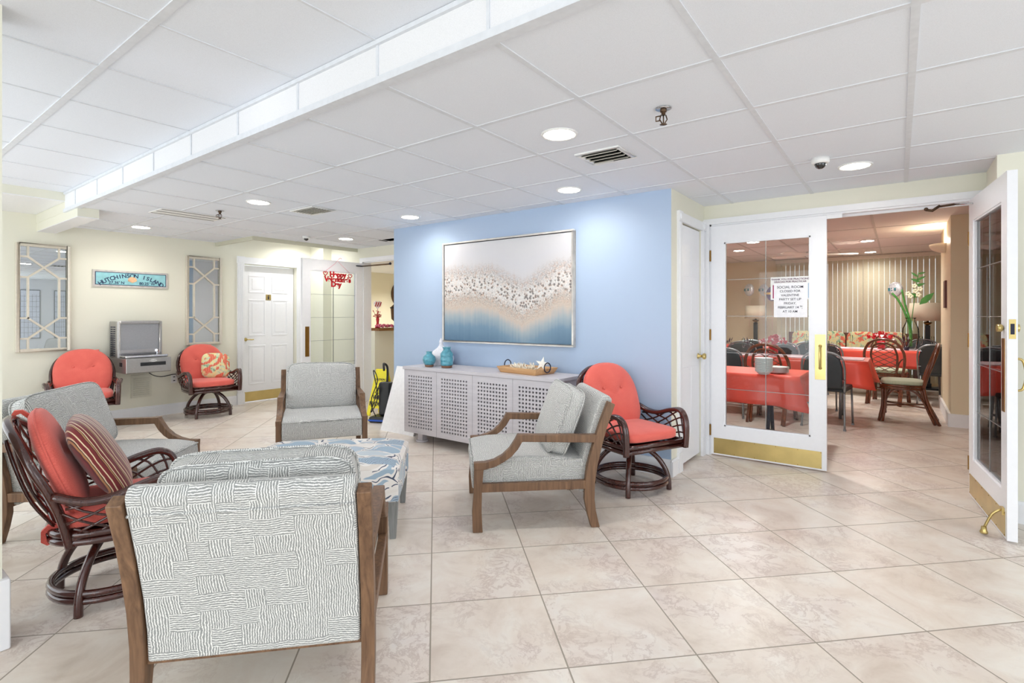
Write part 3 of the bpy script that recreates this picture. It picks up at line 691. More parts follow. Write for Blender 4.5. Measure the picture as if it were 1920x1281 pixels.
# ---------------------------------------------------------------- coral swivel chairs
def arch_outline(w0, w1, h, n=48):
    pts = []
    for k in range(n):
        a = 2 * PI * k / n; c, s = math.cos(a), math.sin(a)
        if s >= 0: x, y = w1 / 2 * math.copysign(abs(c) ** .82, c), h * .52 * s ** .9
        else: x, y = (w0 / 2 + (w1 - w0) / 2 * (1 - min(1, -s * 1.2))) * math.copysign(abs(c) ** .4, c), -h * .48 * (-s) ** .4
        pts.append((x, y))
    return pts
def swivel(name, label, base_rot=0.0):
    t = thing(name, label, 'swivel chair', group='coral cushioned rattan swivel chairs')
    # base: four bowed legs and a double ring
    for k in range(4):
        a = PI / 4 + PI / 2 * k + base_rot; c, s = math.cos(a), math.sin(a)
        M().tube([(c * r, s * r, z) for r, z in ((.277, .0), (.272, .08), (.245, .16), (.19, .235), (.12, .285), (.05, .30))], .019, 10, smooth_path=4).obj('leg', RATTAN, t)
    for z in (.062, .095):
        M().tube([(.262 * math.cos(2 * PI * k / 40), .262 * math.sin(2 * PI * k / 40), z) for k in range(40)], .016, 8, closed=True).obj('base_ring', RATTAN, t)
    M().lathe([(.10, .295), (.10, .315), (.06, .32)], n=24).obj('swivel_plate', BLACK, t)
    fr = [(-.265, -.255), (.265, -.255), (.272, -.1), (.262, .08), (.21, .2), (.1, .255), (-.1, .255), (-.21, .2), (-.262, .08), (-.272, -.1)]
    m = M()
    for z in (.333, .366): m.tube([(-.265, -.26, z), (.265, -.26, z)], .017, 8).tube([(x, y, z) for x, y in [fr[1]] + fr[2:] + [fr[0]]], .017, 8, smooth_path=4)
    m.box(-.25, .25, -.245, .2, .345, .36).obj('seat_frame', RATTAN, t)
    # back hoop
    hp = [(.235, .175, .31), (.252, .205, .45), (.272, .245, .57), (.266, .30, .68), (.215, .35, .785), (.11, .395, .845), (0, .41, .862)]
    hoop = hp + [(-x, y, z) for x, y, z in hp[-2::-1]]
    M().tube(hoop, .019, 10, smooth_path=5).obj('back_hoop', RATTAN, t)
    m = M()
    for x in (-.15, -.05, .05, .15):
        zt = .868 - (abs(x) / .27) ** 2.2 * .25; m.tube([(x * .8, .225, .37), (x * 1.15, .31, .52), (x * 1.2, .365, .68), (x, .40, zt)], .0085, 7, smooth_path=4)
    for s in (-1, 1):
        for a, b in (((.25, .22, .50), (-.06, .385, .85)), ((.26, .25, .62), (.06, .388, .855)), ((.12, .232, .38), (-.255, .31, .68)), ((.22, .2, .40), (-.19, .36, .775))):
            mid = ((a[0] + b[0]) / 2, (a[1] + b[1]) / 2 + .03, (a[2] + b[2]) / 2); m.tube([(s * a[0], a[1], a[2]), (s * mid[0], mid[1], mid[2]), (s * b[0], b[1], b[2])], .007, 6, smooth_path=4)
    m.obj('back_lattice', RATTAN, t)
    for s in (-1, 1):
        for off in (0, .026):
            ap = [(.262 + off, .235, .56), (.285 + off, .13, .522), (.295 + off, .02, .525), (.295 + off, -.10, .562), (.29 + off, -.19, .578), (.283 + off * .6, -.25, .552), (.278 + off * .6, -.276, .49), (.275 + off * .6, -.280, .40), (.272 + off * .6, -.275, .318)]
            arm = M().tube([(s * x, y, z) for x, y, z in ap], .0165, 9, smooth_path=4).obj('armrest', RATTAN, t)
        path, _ = catmull([Vector((s * x, y, z)) for x, y, z in ap], 6, False); path = path[:int(len(path) * .86)]
        def S(u, v):
            u = min(max(u, 0), 1); i = u * (len(path) - 1); j = min(int(i), len(path) - 2); T = path[j].lerp(path[j + 1], i - j); Bm = Vector((s * .272, .17 - .43 * u, .36))
            p = Bm.lerp(T, v); p.x += s * .02 * math.sin(PI * v) - s * .014; return p
        m = M()
        for k in range(-3, 7):
            for d in (1, -1):
                ln = []
                for q in range(9):
                    v = q / 8; u = k * .2 + d * (v - .5) * .62 + .1
                    if -.001 <= u <= 1.001: ln.append(S(u, v))
                if len(ln) > 2: m.tube(ln, .0062, 6)
        m.obj('arm_lattice', RATTAN, t)
    c = pad(sq_outline(.50, .50, 5.5), .045, .03).xf(Matrix.Translation((0, -.02, .425))).obj('seat_cushion', CORAL, t)
    T = lean((0, .222, .645), .36)
    ol = arch_outline(.44, .51, .52); pm = pad(ol, .03, .042)
    for i, (x, y, z) in enumerate(pm.v):
        if z > 0:
            for bx in (-.085, .085): z -= .026 * math.exp(-((x - bx) ** 2 + (y - .06) ** 2) / .0009) + .006 * math.exp(-((x - bx) ** 2 + (y - .06) ** 2) / .006)
        pm.v[i] = (x, y, z)
    b = pm.xf(T).obj('back_cushion', CORAL, t)
    for bx in (-.085, .085): M().ball((bx, .06, .036), .011, 8, (1, 1, .5)).xf(T).obj('button', CORAL, b)
    M().tube([(x, y, 0) for x, y in ol], .006, 6, closed=True).xf(T).obj('piping', CORAL, b)
    for x in (-.12, .12):
        q = M().prism([(.20, .395), (.262, .397), (.284, .375), (.284, .33), (.262, .312), (.24, .318), (.262, .33), (.268, .365), (.25, .38), (.20, .382)], x - .016, x + .016, smooth=True).obj('cushion_tie', CORAL, b)
    M().prism([(.34, .86), (.372, .888), (.402, .888), (.416, .86), (.405, .84), (.396, .866), (.378, .874), (.35, .845)], .11, .145, smooth=True).obj('cushion_tie', CORAL, b)
    return t
S4 = place(swivel('swivel_chair', 'coral rattan swivel chair against the pale blue wall beside the closet door'), -1.62, 3.68, -25)
S2 = place(swivel('swivel_chair', 'coral rattan swivel chair right of the drinking fountain, holding a floral pillow'), -7.14, 3.05, -6)
S1 = place(swivel('swivel_chair', 'coral rattan swivel chair left of the drinking fountain, under the first mirror'), -7.12, 1.765, -13)
S3 = place(swivel('swivel_chair', 'large coral rattan swivel chair in the left foreground, holding the striped pillow', .227), -2.97, .865, 74); S3.scale = (.92, .92, .965)
def throw(name, label, mat, sz, chair, c, ang, rx=0.0, rz=0.0, dome=.06, par=None):
    m = pad(sq_outline(sz, sz, 4.2), .004, dome, 2.6)
    if mat is STRIPE: m.uv = [(p[0] * .9 + p[2] * 2.2, p[1]) for p in m.v]
    base = Matrix.Translation(chair.location) @ Matrix.Rotation(chair.rotation_euler[2], 4, 'Z')
    o = m.obj(name, mat); o.matrix_world = base @ lean(c, ang, rx, rz); tag(o, label, 'pillow'); return o
REEF = m_reefprint('reef_print_fabric', 3.1)
throw('throw_pillow', 'square reef-print pillow in yellow, green and coral on the swivel chair beside the fountain', REEF, .33, S2, (.10, .05, .63), .28, .06, -.15, .05)
throw('throw_pillow', 'striped pillow in red, gold and cream leaning in the left foreground swivel chair', STRIPE, .42, S3, (0.0, .065, .635), .50, 0, .0, .07)

# ---------------------------------------------------------------- sideboard and what stands on it
CX0, CX1, CY0, CY1 = -4.07, -2.225, 3.625, 4.045
cb = thing('sideboard', 'long white-washed sideboard with square-perforated doors against the blue wall', 'sideboard', ((CX0 + CX1) / 2, (CY0 + CY1) / 2, 0)); ox, oy = cb.location[0], cb.location[1]
def cbx(x0, x1, y0, y1, z0, z1, m=None): return (m or M()).box(x0 - ox, x1 - ox, y0 - oy, y1 - oy, z0, z1)
cbx(CX0 - .012, CX1 + .012, CY0 - .012, CY1, .735, .765).obj('top_board', CABW, cb, bevel=.002)
m = cbx(CX0, CX0 + .02, CY0 + .02, CY1, .095, .735); cbx(CX1 - .02, CX1, CY0 + .02, CY1, .095, .735, m); cbx(CX0 + .02, CX1 - .02, CY0 + .02, CY1, .095, .115, m); cbx(CX0 + .02, CX1 - .02, CY1 - .012, CY1, .115, .735, m)
cbx(ox - .01, ox + .01, CY0 + .02, CY1 - .012, .115, .735, m)
m.obj('carcass', CABW, cb)
cbx(CX0 + .02, CX1 - .02, CY0 + .06, CY0 + .066, .115, .735).obj('interior_shade_panel', DARK, cb)  # near-black sheet that paints in the shade behind the door holes
dw = (CX1 - CX0) / 4; nc, nr = 10, 16
for k in range(4):
    x0, x1 = CX0 + k * dw + .0015, CX0 + (k + 1) * dw - .0015; z0, z1 = .097, .732; m = M()
    mx, mz = .055, .048; gx = (x1 - x0 - 2 * mx) / nc; gz = (z1 - z0 - 2 * mz) / nr; hx, hz = gx * .52, gz * .5
    # a board with square through-holes: vertical stiles and short rungs between holes
    edges = [x0 + mx + gx * (i + .5) for i in range(nc)]
    px_ = x0
    for e in edges + [None]:
        q = e - hx / 2 if e is not None else x1; cbx(px_, q, CY0, CY0 + .016, z0, z1, m)
        if e is not None:
            zz = z0
            for j in range(nr + 1):
                c_ = z0 + mz + gz * (j + .5); zt = c_ - hz / 2 if j < nr else z1
                cbx(q, q + hx, CY0, CY0 + .016, zz, zt, m); zz = c_ + hz / 2
            px_ = e + hx / 2
    m.obj('perforated_door', CABW, cb)
for x in (CX0 + .17, ox, CX1 - .17):
    for y in (CY0 + .09, CY1 - .06): M().box(x - ox - .035, x - ox + .035, y - oy - .03, y - oy + .03, .018, .096).lathe([(.062, .0), (.062, .018)], (x - ox, y - oy, 0), 24).obj('foot', CABW, cb)
def lathe_thing(name, label, cat, mat, prof, loc, n=28, parts=(), group=None):
    o = M().lathe(prof, n=n).obj(name, mat); o.location = loc; tag(o, label, cat, group); return o
TEAL = plain('teal_glaze', rgb(84, 156, 174), .28, noise=.25, scale=45, bump=.25, coat=.5); CLAY = plain('brown_clay', rgb(132, 92, 70), .7)
v = lathe_thing('vase', 'small round teal glazed vase at the left end of the sideboard', 'vase', TEAL, [(.044, .022), (.060, .045), (.068, .075), (.060, .105), (.036, .125), (.028, .135), (.030, .150), (.034, .156), (.024, .156), (.022, .14), (.0, .135)], (-3.80, 3.715, .765))
M().lathe([(.030, 0), (.042, .004), (.045, .022)], n=28).obj('foot', CLAY, v)
v = lathe_thing('vase', 'taller ribbed teal vase on the sideboard, right of the small round one', 'vase', TEAL, [(.052, .022), (.062, .03), (.062, .05), (.060, .055), (.063, .065), (.063, .10), (.060, .105), (.063, .115), (.063, .14), (.045, .165), (.036, .175), (.036, .19), (.042, .197), (.042, .205), (.03, .205), (.028, .18), (0, .17)], (-3.60, 3.76, .765))
M().lathe([(.040, 0), (.053, .003), (.054, .022)], n=28).obj('foot', CLAY, v)
m = M(); pr = []; 
for i in range(40):
    z = i / 39; r = (.105 * math.sin(PI * min(1, z * 1.25 + .12)) ** .8 if z < .62 else .105 * math.sin(PI * .895) ** .8 * (1 - (z - .62) / .38) + .012)
    r = [.10, .118, .128, .132, .130, .122, .108, .088, .062, .038, .024, .018, .022, .012][min(13, int(z * 13.99))] * (1 - (z * 13.99 % 1)) + [.118, .128, .132, .130, .122, .108, .088, .062, .038, .024, .018, .022, .012, .002][min(13, int(z * 13.99))] * (z * 13.99 % 1)
    pr.append((r * (1 + .04 * (i % 2)), z * .285))
o = M().lathe(pr, n=36).obj('white_gourd_ornament', plain('bisque_white', rgb(226, 226, 232), .8, noise=.12, scale=90, bump=.8)); o.location = (-3.85, 3.938, .765); tag(o, 'white knobbly gourd-shaped ornament behind the two teal vases', 'ornament')
tr = thing('serving_tray', 'honey coloured wooden tray with iron ring handles near the right end of the sideboard', 'tray', (-2.70, 3.86, .765), math.radians(-8))
v = []; a, b, c_, d_ = .215, .125, .245, .15
for X, Y, z in ((a, b, 0), (c_, d_, .055), (c_ - .014, d_ - .014, .055), (a - .012, b - .012, .01)): v += [(-X, -Y, z), (X, -Y, z), (X, Y, z), (-X, Y, z)]
fs = [(3, 2, 1, 0), (12, 13, 14, 15)]
for q in range(3):
    for k in range(4): fs.append((q * 4 + k, q * 4 + (k + 1) % 4, q * 4 + 4 + (k + 1) % 4, q * 4 + 4 + k))
M().add(v, fs).obj('tray_body', BUTCHER, tr, bevel=.004)
for sx in (-1, 1): M().tube([(sx * .245, .042 * math.cos(2 * PI * k / 24), .062 + .042 * math.sin(2 * PI * k / 24)) for k in range(24)], .005, 8, closed=True).obj('ring_handle', INK, tr)
def coral(name, label, loc, seed, r, n, ln):
    rd = random.Random(seed); m = M()
    for _ in range(n):
        a, el = rd.uniform(0, 2 * PI), rd.uniform(.1, 1.3); p = Vector((rd.uniform(-r, r), rd.uniform(-r * .5, r * .5), .006)); d = Vector((math.cos(a) * math.cos(el), math.sin(a) * math.cos(el) * .6, math.sin(el)))
        q = p + d * ln * rd.uniform(.6, 1); m.tube([p, (p + q) / 2 + Vector((rd.uniform(-.006, .006), 0, .003)), q], .005, 6, rs=[.006, .0055, .003])
        for _ in range(2):
            e = q + Vector((rd.uniform(-.016, .016), rd.uniform(-.012, .012), rd.uniform(-.004, .014))); m.tube([p.lerp(q, .6), e], .004, 5, rs=[.0045, .0025])
    o = m.obj(name, plain('coral_white', rgb(240, 232, 216), .7, bump=.3, scale=300)); o.location = loc; return tag(o, label, 'coral')
coral('coral_branch', 'cream branching coral filling the left of the wooden tray', (-2.80, 3.87, .776), 3, .05, 46, .07)
coral('coral_branch', 'cream branching coral cluster in the middle of the wooden tray', (-2.655, 3.855, .776), 9, .02, 30, .075)
m = M(); 
for k in range(5):
    a = 2 * PI * k / 5 + .3; c, s = math.cos(a), math.sin(a); m.add([(c * .07, .0, s * .07), (math.cos(a + .63) * .024, .012, math.sin(a + .63) * .024), (0, .016, 0), (math.cos(a - .63) * .024, .012, math.sin(a - .63) * .024), (math.cos(a + .63) * .024, -.012, math.sin(a + .63) * .024), (0, -.016, 0), (math.cos(a - .63) * .024, -.012, math.sin(a - .63) * .024)], [(0, 1, 2), (0, 2, 3), (0, 5, 4), (0, 6, 5), (0, 4, 1), (0, 3, 6)])
o = m.obj('starfish', plain('starfish_white', rgb(238, 236, 228), .8, bump=.5, scale=200)); o.location = (-2.535, 3.862, .852); o.rotation_euler = (-.3, .1, .2); tag(o, 'white starfish propped at the right end of the wooden tray', 'starfish')
# painting
pt = thing('wall_painting', 'large framed abstract painting of white petals over blue on the pale blue wall', 'painting', (-3.125, YB, 1.527)); pw, ph = .805, .528
m = M().box(-pw, pw, -.045, 0, ph - .018, ph).box(-pw, pw, -.045, 0, -ph, -ph + .018).box(-pw, -pw + .018, -.045, 0, -ph + .018, ph - .018).box(pw - .018, pw, -.045, 0, -ph + .018, ph - .018)
m.obj('frame', plain('silver_leaf_frame', rgb(206, 202, 196), .35, .35, noise=.12, scale=14), pt, bevel=.002)
cv = M().box(0, 2 * pw - .05, -.034, -.004, 0, 2 * ph - .05).obj('canvas', m_painting(), pt); cv.location = (-pw + .025, 0, -ph + .025)
# white board leaning on the wall end
bd = M().box(0, .53, 0, .012, 0, .74).obj('foam_board', FOAM); bd.location = (-4.66, 3.80, 0); bd.rotation_euler = (-.36, 0, .0); bd.rotation_euler = (-.33, 0, 0)
tag(bd, 'white foam board leaning on the corner of the blue wall, left of the sideboard', 'board')

# ---------------------------------------------------------------- left wall
def lattice_mirror(label, y0, y1, z0, z1):
    t = thing('lattice_mirror', label, 'mirror', (XW, (y0 + y1) / 2, (z0 + z1) / 2), group='lattice mirrors on the left wall'); w, h = (y1 - y0) / 2, (z1 - z0) / 2; f = .034
    M().box(.001, .012, -w + .01, w - .01, -h + .01, h - .01).obj('mirror_glass', MIRROR, t)
    M().box(0, .035, -w, -w + f, -h, h).box(0, .035, w - f, w, -h, h).box(0, .035, -w + f, w - f, h - f, h).box(0, .035, -w + f, w - f, -h, -h + f).obj('frame', BEIGEM, t, bevel=.004)
    iw, ih = w - f, h - f; a = iw * .66; m = M(); q = .011
    zs = [ih * .80, ih * .40]; cnt = [0]
    def seg(p, r): 
        cnt[0] += 1; d = Vector((0, r[0] - p[0], r[1] - p[1])); ln = d.length; ang = math.atan2(d[2], d[1])
        m.obox((.020, (p[0] + r[0]) / 2, (p[1] + r[1]) / 2), (.016 + .0004 * (cnt[0] % 11), ln + .012, q * 1.7 + .0003 * (cnt[0] % 5)), Matrix.Rotation(ang, 3, 'X'))
    for s in (1, -1):
        for e in (1, -1):
            seg((s * a, e * ih), (s * a, e * zs[0])); seg((s * iw, e * zs[0]), (s * a, e * zs[0])); seg((s * a, e * zs[0]), (-s * a, e * zs[1])); seg((s * iw, e * zs[1]), (s * a, e * zs[1]))
        seg((s * a, zs[1]), (s * a, -zs[1]))
    m.obj('lattice', BEIGEM, t); return t
lattice_mirror('beige lattice-framed mirror at the far left, above the first coral chair', 1.30, 1.765, .885, 2.07)
lattice_mirror('beige lattice-framed mirror between the blue sign and the white panelled door', 2.963, 3.42, .885, 2.08)
sg = thing('wall_sign', 'weathered aqua wooden sign with arched place name and a scallop shell', 'sign', (XW, 2.36, 1.728)); sw, sh = .392, .10
M().box(0, .02, -sw, sw, -sh, sh).obj('board_frame', plain('distressed_white_frame', rgb(198, 192, 186), .7, noise=.15, scale=20), sg)
M().box(.019, .0215, -sw + .022, sw - .022, -sh + .022, sh - .022).obj('border_line', NAVY, sg); s_ = M().box(.021, .023, -sw + .030, sw - .030, -sh + .030, sh - .030).obj('face_panel', plain('aqua_paint', rgb(146, 200, 206), .7, noise=.1, scale=18), sg)
RX = (PI / 2, 0, PI / 2)
arc_words('HUTCHINSON ISLAND', .066, .56, NAVY, 'lettering', s_, (.0235, -.0, .040), RX, 1.20, .0016)
text("27.36' N", .046, NAVY, 'lettering', s_, (.0235, -.16, -.048), RX, .0006, .0012); text("80.25' W", .046, NAVY, 'lettering', s_, (.0235, .16, -.048), RX, .0006, .0012)
m = M(); k0 = 0; n = 18; m.v.append((.03, 0, -.045))
for k in range(n + 1):
    a = PI * (-.08 + 1.16 * k / n); r = .046 + .002 * (k % 2); m.v.append((.026 + .006 * (k % 2), r * math.cos(a), -.012 + r * .9 * math.sin(a)))
for k in range(n): m.f.append([0, 1 + k, 2 + k]); m.sm.append(False)
m.obj('scallop_shell', plain('shell_peach', rgb(232, 190, 150), .5, noise=.15), sg)
# drinking fountain
fy0, fy1 = 2.135, 2.595; ft = thing('drinking_fountain', 'wall-hung stainless steel drinking fountain between the two coral chairs', 'drinking fountain', (XW, (fy0 + fy1) / 2, .9)); h = (fy1 - fy0) / 2
m = M().box(0, .25, -h, h, -.12, .315).box(0, .28, -h, h, -.29, -.12)
m.obj('cooler_cabinet', STEEL, ft, bevel=.008)
M().box(.25, .28, -h, -h + .03, -.12, .315).box(.25, .28, h - .03, h, -.12, .315).box(.25, .28, -h + .03, h - .03, .282, .315).obj('panel_rim', STEEL, ft, bevel=.006)
M().box(.24, .256, -h + .03, h - .03, -.10, .282).obj('splash_panel', plain('satin_steel', rgb(166, 167, 170), .42, .7, scale=80, noise=.04), ft)
M().prism([(.27, -.115), (.555, -.115), (.555, -.28), (.53, -.29), (.27, -.29)], -h, h, 'Y').obj('basin_front', STEEL, ft, bevel=.006)
M().prism([(.255, -.02), (.275, -.06), (.32, -.085), (.46, -.09), (.50, -.08), (.505, -.112), (.255, -.112)], -h + .012, h - .012, 'Y').obj('basin', CHROME, ft, bevel=.012, seg=3)
M().tube([(.30, h - .06, -.085), (.31, h - .06, -.045), (.34, h - .085, -.04)], .015, 10, smooth_path=3).obj('spout', CHROME, ft)
M().box(.555, .562, -h + .14, h - .06, -.205, -.165).obj('push_bar', BLACK, ft, bevel=.003)
M().box(.36, .43, -h - .006, -h + .002, -.21, -.165).obj('side_button', BLACK, ft)
p_ = M().lathe([(.036, 0), (.036, .004)], (0, 0, 0), 24, True, 'X'); p_.v = [(x, y, z * .42) for x, y, z in p_.v]; p_.xf(Matrix.Translation((.555, .04, -.148))).obj('maker_badge', PLASTW, ft)
text('ELKAY', .022, INK, 'lettering', ft, (.5605, .04, -.148), RX, .0004)
m = M()
for c in range(2):
    for k in range(14): m.box(.045 + c * .09, .115 + c * .09, -h - .002, -h + .001, -.10 + k * .026, -.088 + k * .026)
m.obj('side_vent', INK, ft)
M().tube([(.02, h - .1, -.29), (.03, h - .02, -.37), (.04, h + .08, -.40), (.03, h + .20, -.385), (.025, h + .25, -.385)], .006, 6, smooth_path=4).ball((.03, h + .26, -.385), .018, 8).obj('power_cord', BLACK, ft)
o = thing('wall_vent', 'cream louvred vent grille low on the wall below the drinking fountain', 'vent', (XW, 2.46, .40))
M().box(0, .012, -.11, .11, -.14, .14).obj('frame', plain('cream_metal', rgb(214, 212, 196), .5), o); m = M()
for k in range(9): m.box(.01, .018, -.085, .085, -.11 + k * .025, -.1 + k * .025)
m.obj('louvre', plain('vent_shadow_metal', rgb(196, 194, 178), .5), o)
o = thing('wall_outlet', 'small white power outlet right of the low vent grille', 'outlet', (XW, 2.83, .455)); M().box(0, .006, -.035, .035, -.055, .055).obj('cover_plate', PLASTW, o, bevel=.002); M().box(.006, .007, -.012, .012, -.03, -.018).box(.006, .007, -.012, .012, .018, .03).obj('socket', INK, o)
# greeting hung on the open glass door
g = thing('valentine_greeting', 'red glitter hanging sign reading a Valentine greeting on the open hall door', 'decoration', (-6.452, 4.50, 1.80), group=None); g['label'] = 'red glitter Valentine greeting hanging on the open hall door'
for s_t, z, sc in (('Happy', .065, 1.0), ("Valentine's", -.005, 1.0), ('Day', -.075, 1.0)): text(s_t, .105 if z != -.005 else .10, REDG, 'lettering', g, (0, 0.0 if z > -.07 else -.03, z), RX, .004, .005, sx=1.0)
m = M()
def heart(cx, cz, s, n=28): return [(cx + s * 16 * math.sin(2 * PI * k / n) ** 3 / 17, cz + s * (13 * math.cos(2 * PI * k / n) - 5 * math.cos(4 * PI * k / n) - 2 * math.cos(6 * PI * k / n) - math.cos(8 * PI * k / n)) / 17) for k in range(n)]
for cy, cz in ((-.205, .075), (.205, .06)): m.tube([(.0, y, z) for y, z in heart(cy, cz, .035)], .006, 6, closed=True)
m.obj('outline_heart', REDG, g)
M().tube([(0, -.2, .11), (-.006, -.05, .22), (-.012, 0, .27), (-.006, .05, .22), (0, .2, .10)], .0025, 5).tube([(-.01, 0, .27), (-.0, .03, .31), (0, .06, .30)], .004, 5).obj('hanging_cord', PINK, g)
# hall things
ct = M().box(-6.56, -6.29, YW + .145, 8.4, 1.05, 1.09).obj('counter_top', COUNTER, bevel=.004); tag(ct, 'dark oak counter top on the half wall beyond the open hall door', 'counter')
hh = thing('heart_decoration', 'striped red and white heart on a red tinsel stand on the hall counter', 'decoration', (-6.43, 5.19, 1.09)); 
M().prism([(y * 1, z) for y, z in heart(0, .36, .075)], -.012, .012).obj('heart', plain('candy_white', rgb(244, 236, 238), .5), hh); m = M()
for k in (-1, 0, 1): m.prism([(k * .042 - .022, .33 + k * .0), (k * .042 - .006, .33), (k * .042 + .024, .40), (k * .042 + .008, .40)], .011, .015)
m.obj('stripe', REDG, hh); rd = random.Random(4); m = M().lathe([(.045, 0), (.03, .03), (.018, .08), (.026, .14), (.012, .17)], n=10).tube([(0, 0, .16), (0, 0, .30)], .004, 6)
for _ in range(26):
    a = rd.uniform(0, 2 * PI); r = rd.uniform(.03, .075); z = rd.uniform(.17, .27); m.tube([(0, 0, .15), (r * math.cos(a), r * math.sin(a), z)], .002, 4).ball((r * math.cos(a), r * math.sin(a), z), .008, 6)
m.obj('tinsel_stand', REDG, hh)
for k, (y, nm) in enumerate(((5.14, 'nearest the door jamb'), (5.25, 'just right of the heart stand'), (5.34, 'farthest along the counter'))):
    m = M(); rd = random.Random(k)
    for _ in range(14): m.ball((rd.uniform(-.05, .05), rd.uniform(-.045, .045), .022 + rd.uniform(0, .028)), .018, 6)
    o = m.obj('candy_cluster', plain('candy_pink', rgb(222, 110, 140), .4, noise=.35, scale=40)); o.location = (-6.36, y, 1.09); tag(o, 'pile of pink wrapped sweets on the hall counter, ' + nm, 'candy', 'wrapped sweets on the hall counter')
o = thing('urn_lamp', 'bronze urn-shaped lamp at the right end of the visible hall counter', 'lamp', (-6.42, 5.56, 1.09)); M().lathe([(.06, 0), (.065, .02), (.03, .05), (.035, .09), (.085, .14), (.095, .30), (.10, .32), (.06, .36), (.03, .39)], n=24).obj('body', BRONZE, o); M().lathe([(.105, .305), (.105, .325)], n=24).obj('rim', BLACK, o)
o = thing('wall_mirror', 'round dark-rimmed wall mirror in the hall behind the counter', 'mirror', (-8.28, 7.30, 1.72)); M().lathe([(.28, 0), (.28, .03), (.24, .03)], n=36, axis='X').obj('rim', BRONZE, o); M().lathe([(.245, .004), (.245, .02)], n=36, axis='X').obj('mirror_glass', MIRROR, o)
# wet floor sign and floor machine
w = thing('wet_floor_sign', 'yellow folding wet floor caution sign behind the far armchair', 'floor sign', (-5.36, 4.40, 0), math.radians(50 - 36 + 0))
for s in (-1, 1):
    pn = M().prism([(-.15, 0), (-.10, 0), (-.085, .10), (.085, .10), (.10, 0), (.15, 0), (.085, .60), (-.085, .60)], -.008, .008, 'Y'); T = Matrix.Translation((0, s * .125, 0)) @ Matrix.Rotation(s * .2, 4, 'X'); pn.xf(T).obj('sign_panel', YELLOW, w)
T = (PI / 2 - .2, 0, 0)
text('CAUTION', .036, INK, 'lettering', w, (0, -.052, .46), T, .0006, .0008); text('WET', .075, INK, 'lettering', w, (0, -.094, .235), T, .0006, .001); text('FLOOR', .075, INK, 'lettering', w, (0, -.11, .155), T, .0006, .001)
M().tube([(-.05, -.084, .29), (.05, -.084, .29), (0, -.066, .385)], .005, 5, closed=True).obj('warning_triangle', INK, w)
v = thing('floor_machine', 'black and blue upright floor cleaning machine with looped cord beside the yellow sign', 'vacuum', (-4.98, 4.14, 0), .4)
M().box(-.17, .17, -.11, .11, .0, .07).obj('head', BLACK, v, bevel=.02, seg=3); M().box(-.17, .17, -.118, -.108, .02, .04).obj('trim_strip', plain('blue_plastic', rgb(40, 90, 190), .4), v)
M().box(-.08, .08, -.04, .07, .07, .48).obj('dust_bag', BLACK, v, bevel=.03, seg=3); M().tube([(0, .03, .45), (0, .05, .55), (0, .04, .66), (-.02, -.0, .70), (0, -.05, .68), (0, -.04, .62)], .014, 8, smooth_path=4).obj('handle', BLACK, v)
M().tube([(-.09, -.06, .05), (-.14, -.1, .25), (-.06, -.09, .50), (-.12, -.08, .62), (-.07, -.07, .3), (-.15, -.09, .12), (-.05, -.08, .42)], .006, 6, smooth_path=5).obj('cord', BLACK, v)

# ---------------------------------------------------------------- ceiling fittings
def downlight(x, y, z, label, power, group, col=(1, .985, .96), r=.085):
    t = thing('recessed_light', label, 'ceiling light', (x, y, z), group=group)
    M().lathe([(r, 0), (r, -.006), (r + .014, -.008), (r + .018, -.002), (r + .018, 0)], n=32).obj('trim_ring', PLASTW, t)
    M().lathe([(0.0, -.004), (r, -.004)], n=32).obj('diffuser', glow('lamp_diffuser', (1, .98, .95, 1), 6.0), t)
    l = bpy.data.lights.new('lamp_bulb', 'AREA'); l.shape = 'DISK'; l.size = r * 1.7; l.energy = power; l.color = col; l.spread = math.radians(150)
    o = bpy.data.objects.new('lamp_bulb', l); COL.objects.link(o); o.parent = t; o.location = (0, 0, -.010); return t
LG = 'recessed ceiling lights of the lobby'
for x, y, lb in ((-1.52, 2.49, 'large round recessed light nearest the viewer, beside the square vent'), (-2.13, 3.64, 'recessed light above the painting close to the blue wall'), (-.235, 4.21, 'recessed light above the double glass doors, beside the dome camera'),
                 (-4.03, 3.67, 'recessed light off the left end of the blue wall'), (-5.86, 4.21, 'recessed light above the open hall door'), (-4.59, 2.38, 'recessed light in mid ceiling, right of the bronze sprinkler'), (-6.97, 2.25, 'recessed light nearest the left wall, above the blue sign')):
    downlight(x, y, ZL, lb, 2.6 if y > 3.5 and -5 < x < -1 else 4.2, LG)
for x, y, lb in ((.9, -1.2, 'recessed light in the upper ceiling behind the viewer'),): downlight(x, y, ZU, lb, 6, LG)
downlight(-7.2, 4.45, 2.47, 'recessed light hidden above the white panelled door alcove', 8, LG, r=.05)
def grille(label, x, y, w, d, rz=0.0, n=4, dark=True):
    t = thing('ceiling_vent', label, 'vent', (x, y, ZL), rz); f = .028
    M().box(-w, w, -d, -d + f, -.010, 0).box(-w, w, d - f, d, -.010, 0).box(-w, -w + f, -d + f, d - f, -.010, 0).box(w - f, w, -d + f, d - f, -.010, 0).obj('frame', PLASTW, t, bevel=.002)
    M().box(-w + f, w - f, -d + f, d - f, -.001, 0).obj('backing', DARK if dark else INK, t); m = M()
    for k in range(n):
        y0 = -d + f + (2 * d - 2 * f) * (k + .5) / n; m.obox((0, y0, -.006), (2 * w - 2 * f, (2 * d - 2 * f) / n * .9, .003), Matrix.Rotation(.55, 3, 'X'))
    m.obj('louvre', plain('beige_louvre', rgb(214, 210, 198), .5), t); return t
grille('square louvred ceiling vent next to the largest recessed light', -1.485, 2.995, .15, .14)
grille('small louvred ceiling vent in the middle of the lobby ceiling', -4.53, 2.88, .19, .13, n=7)
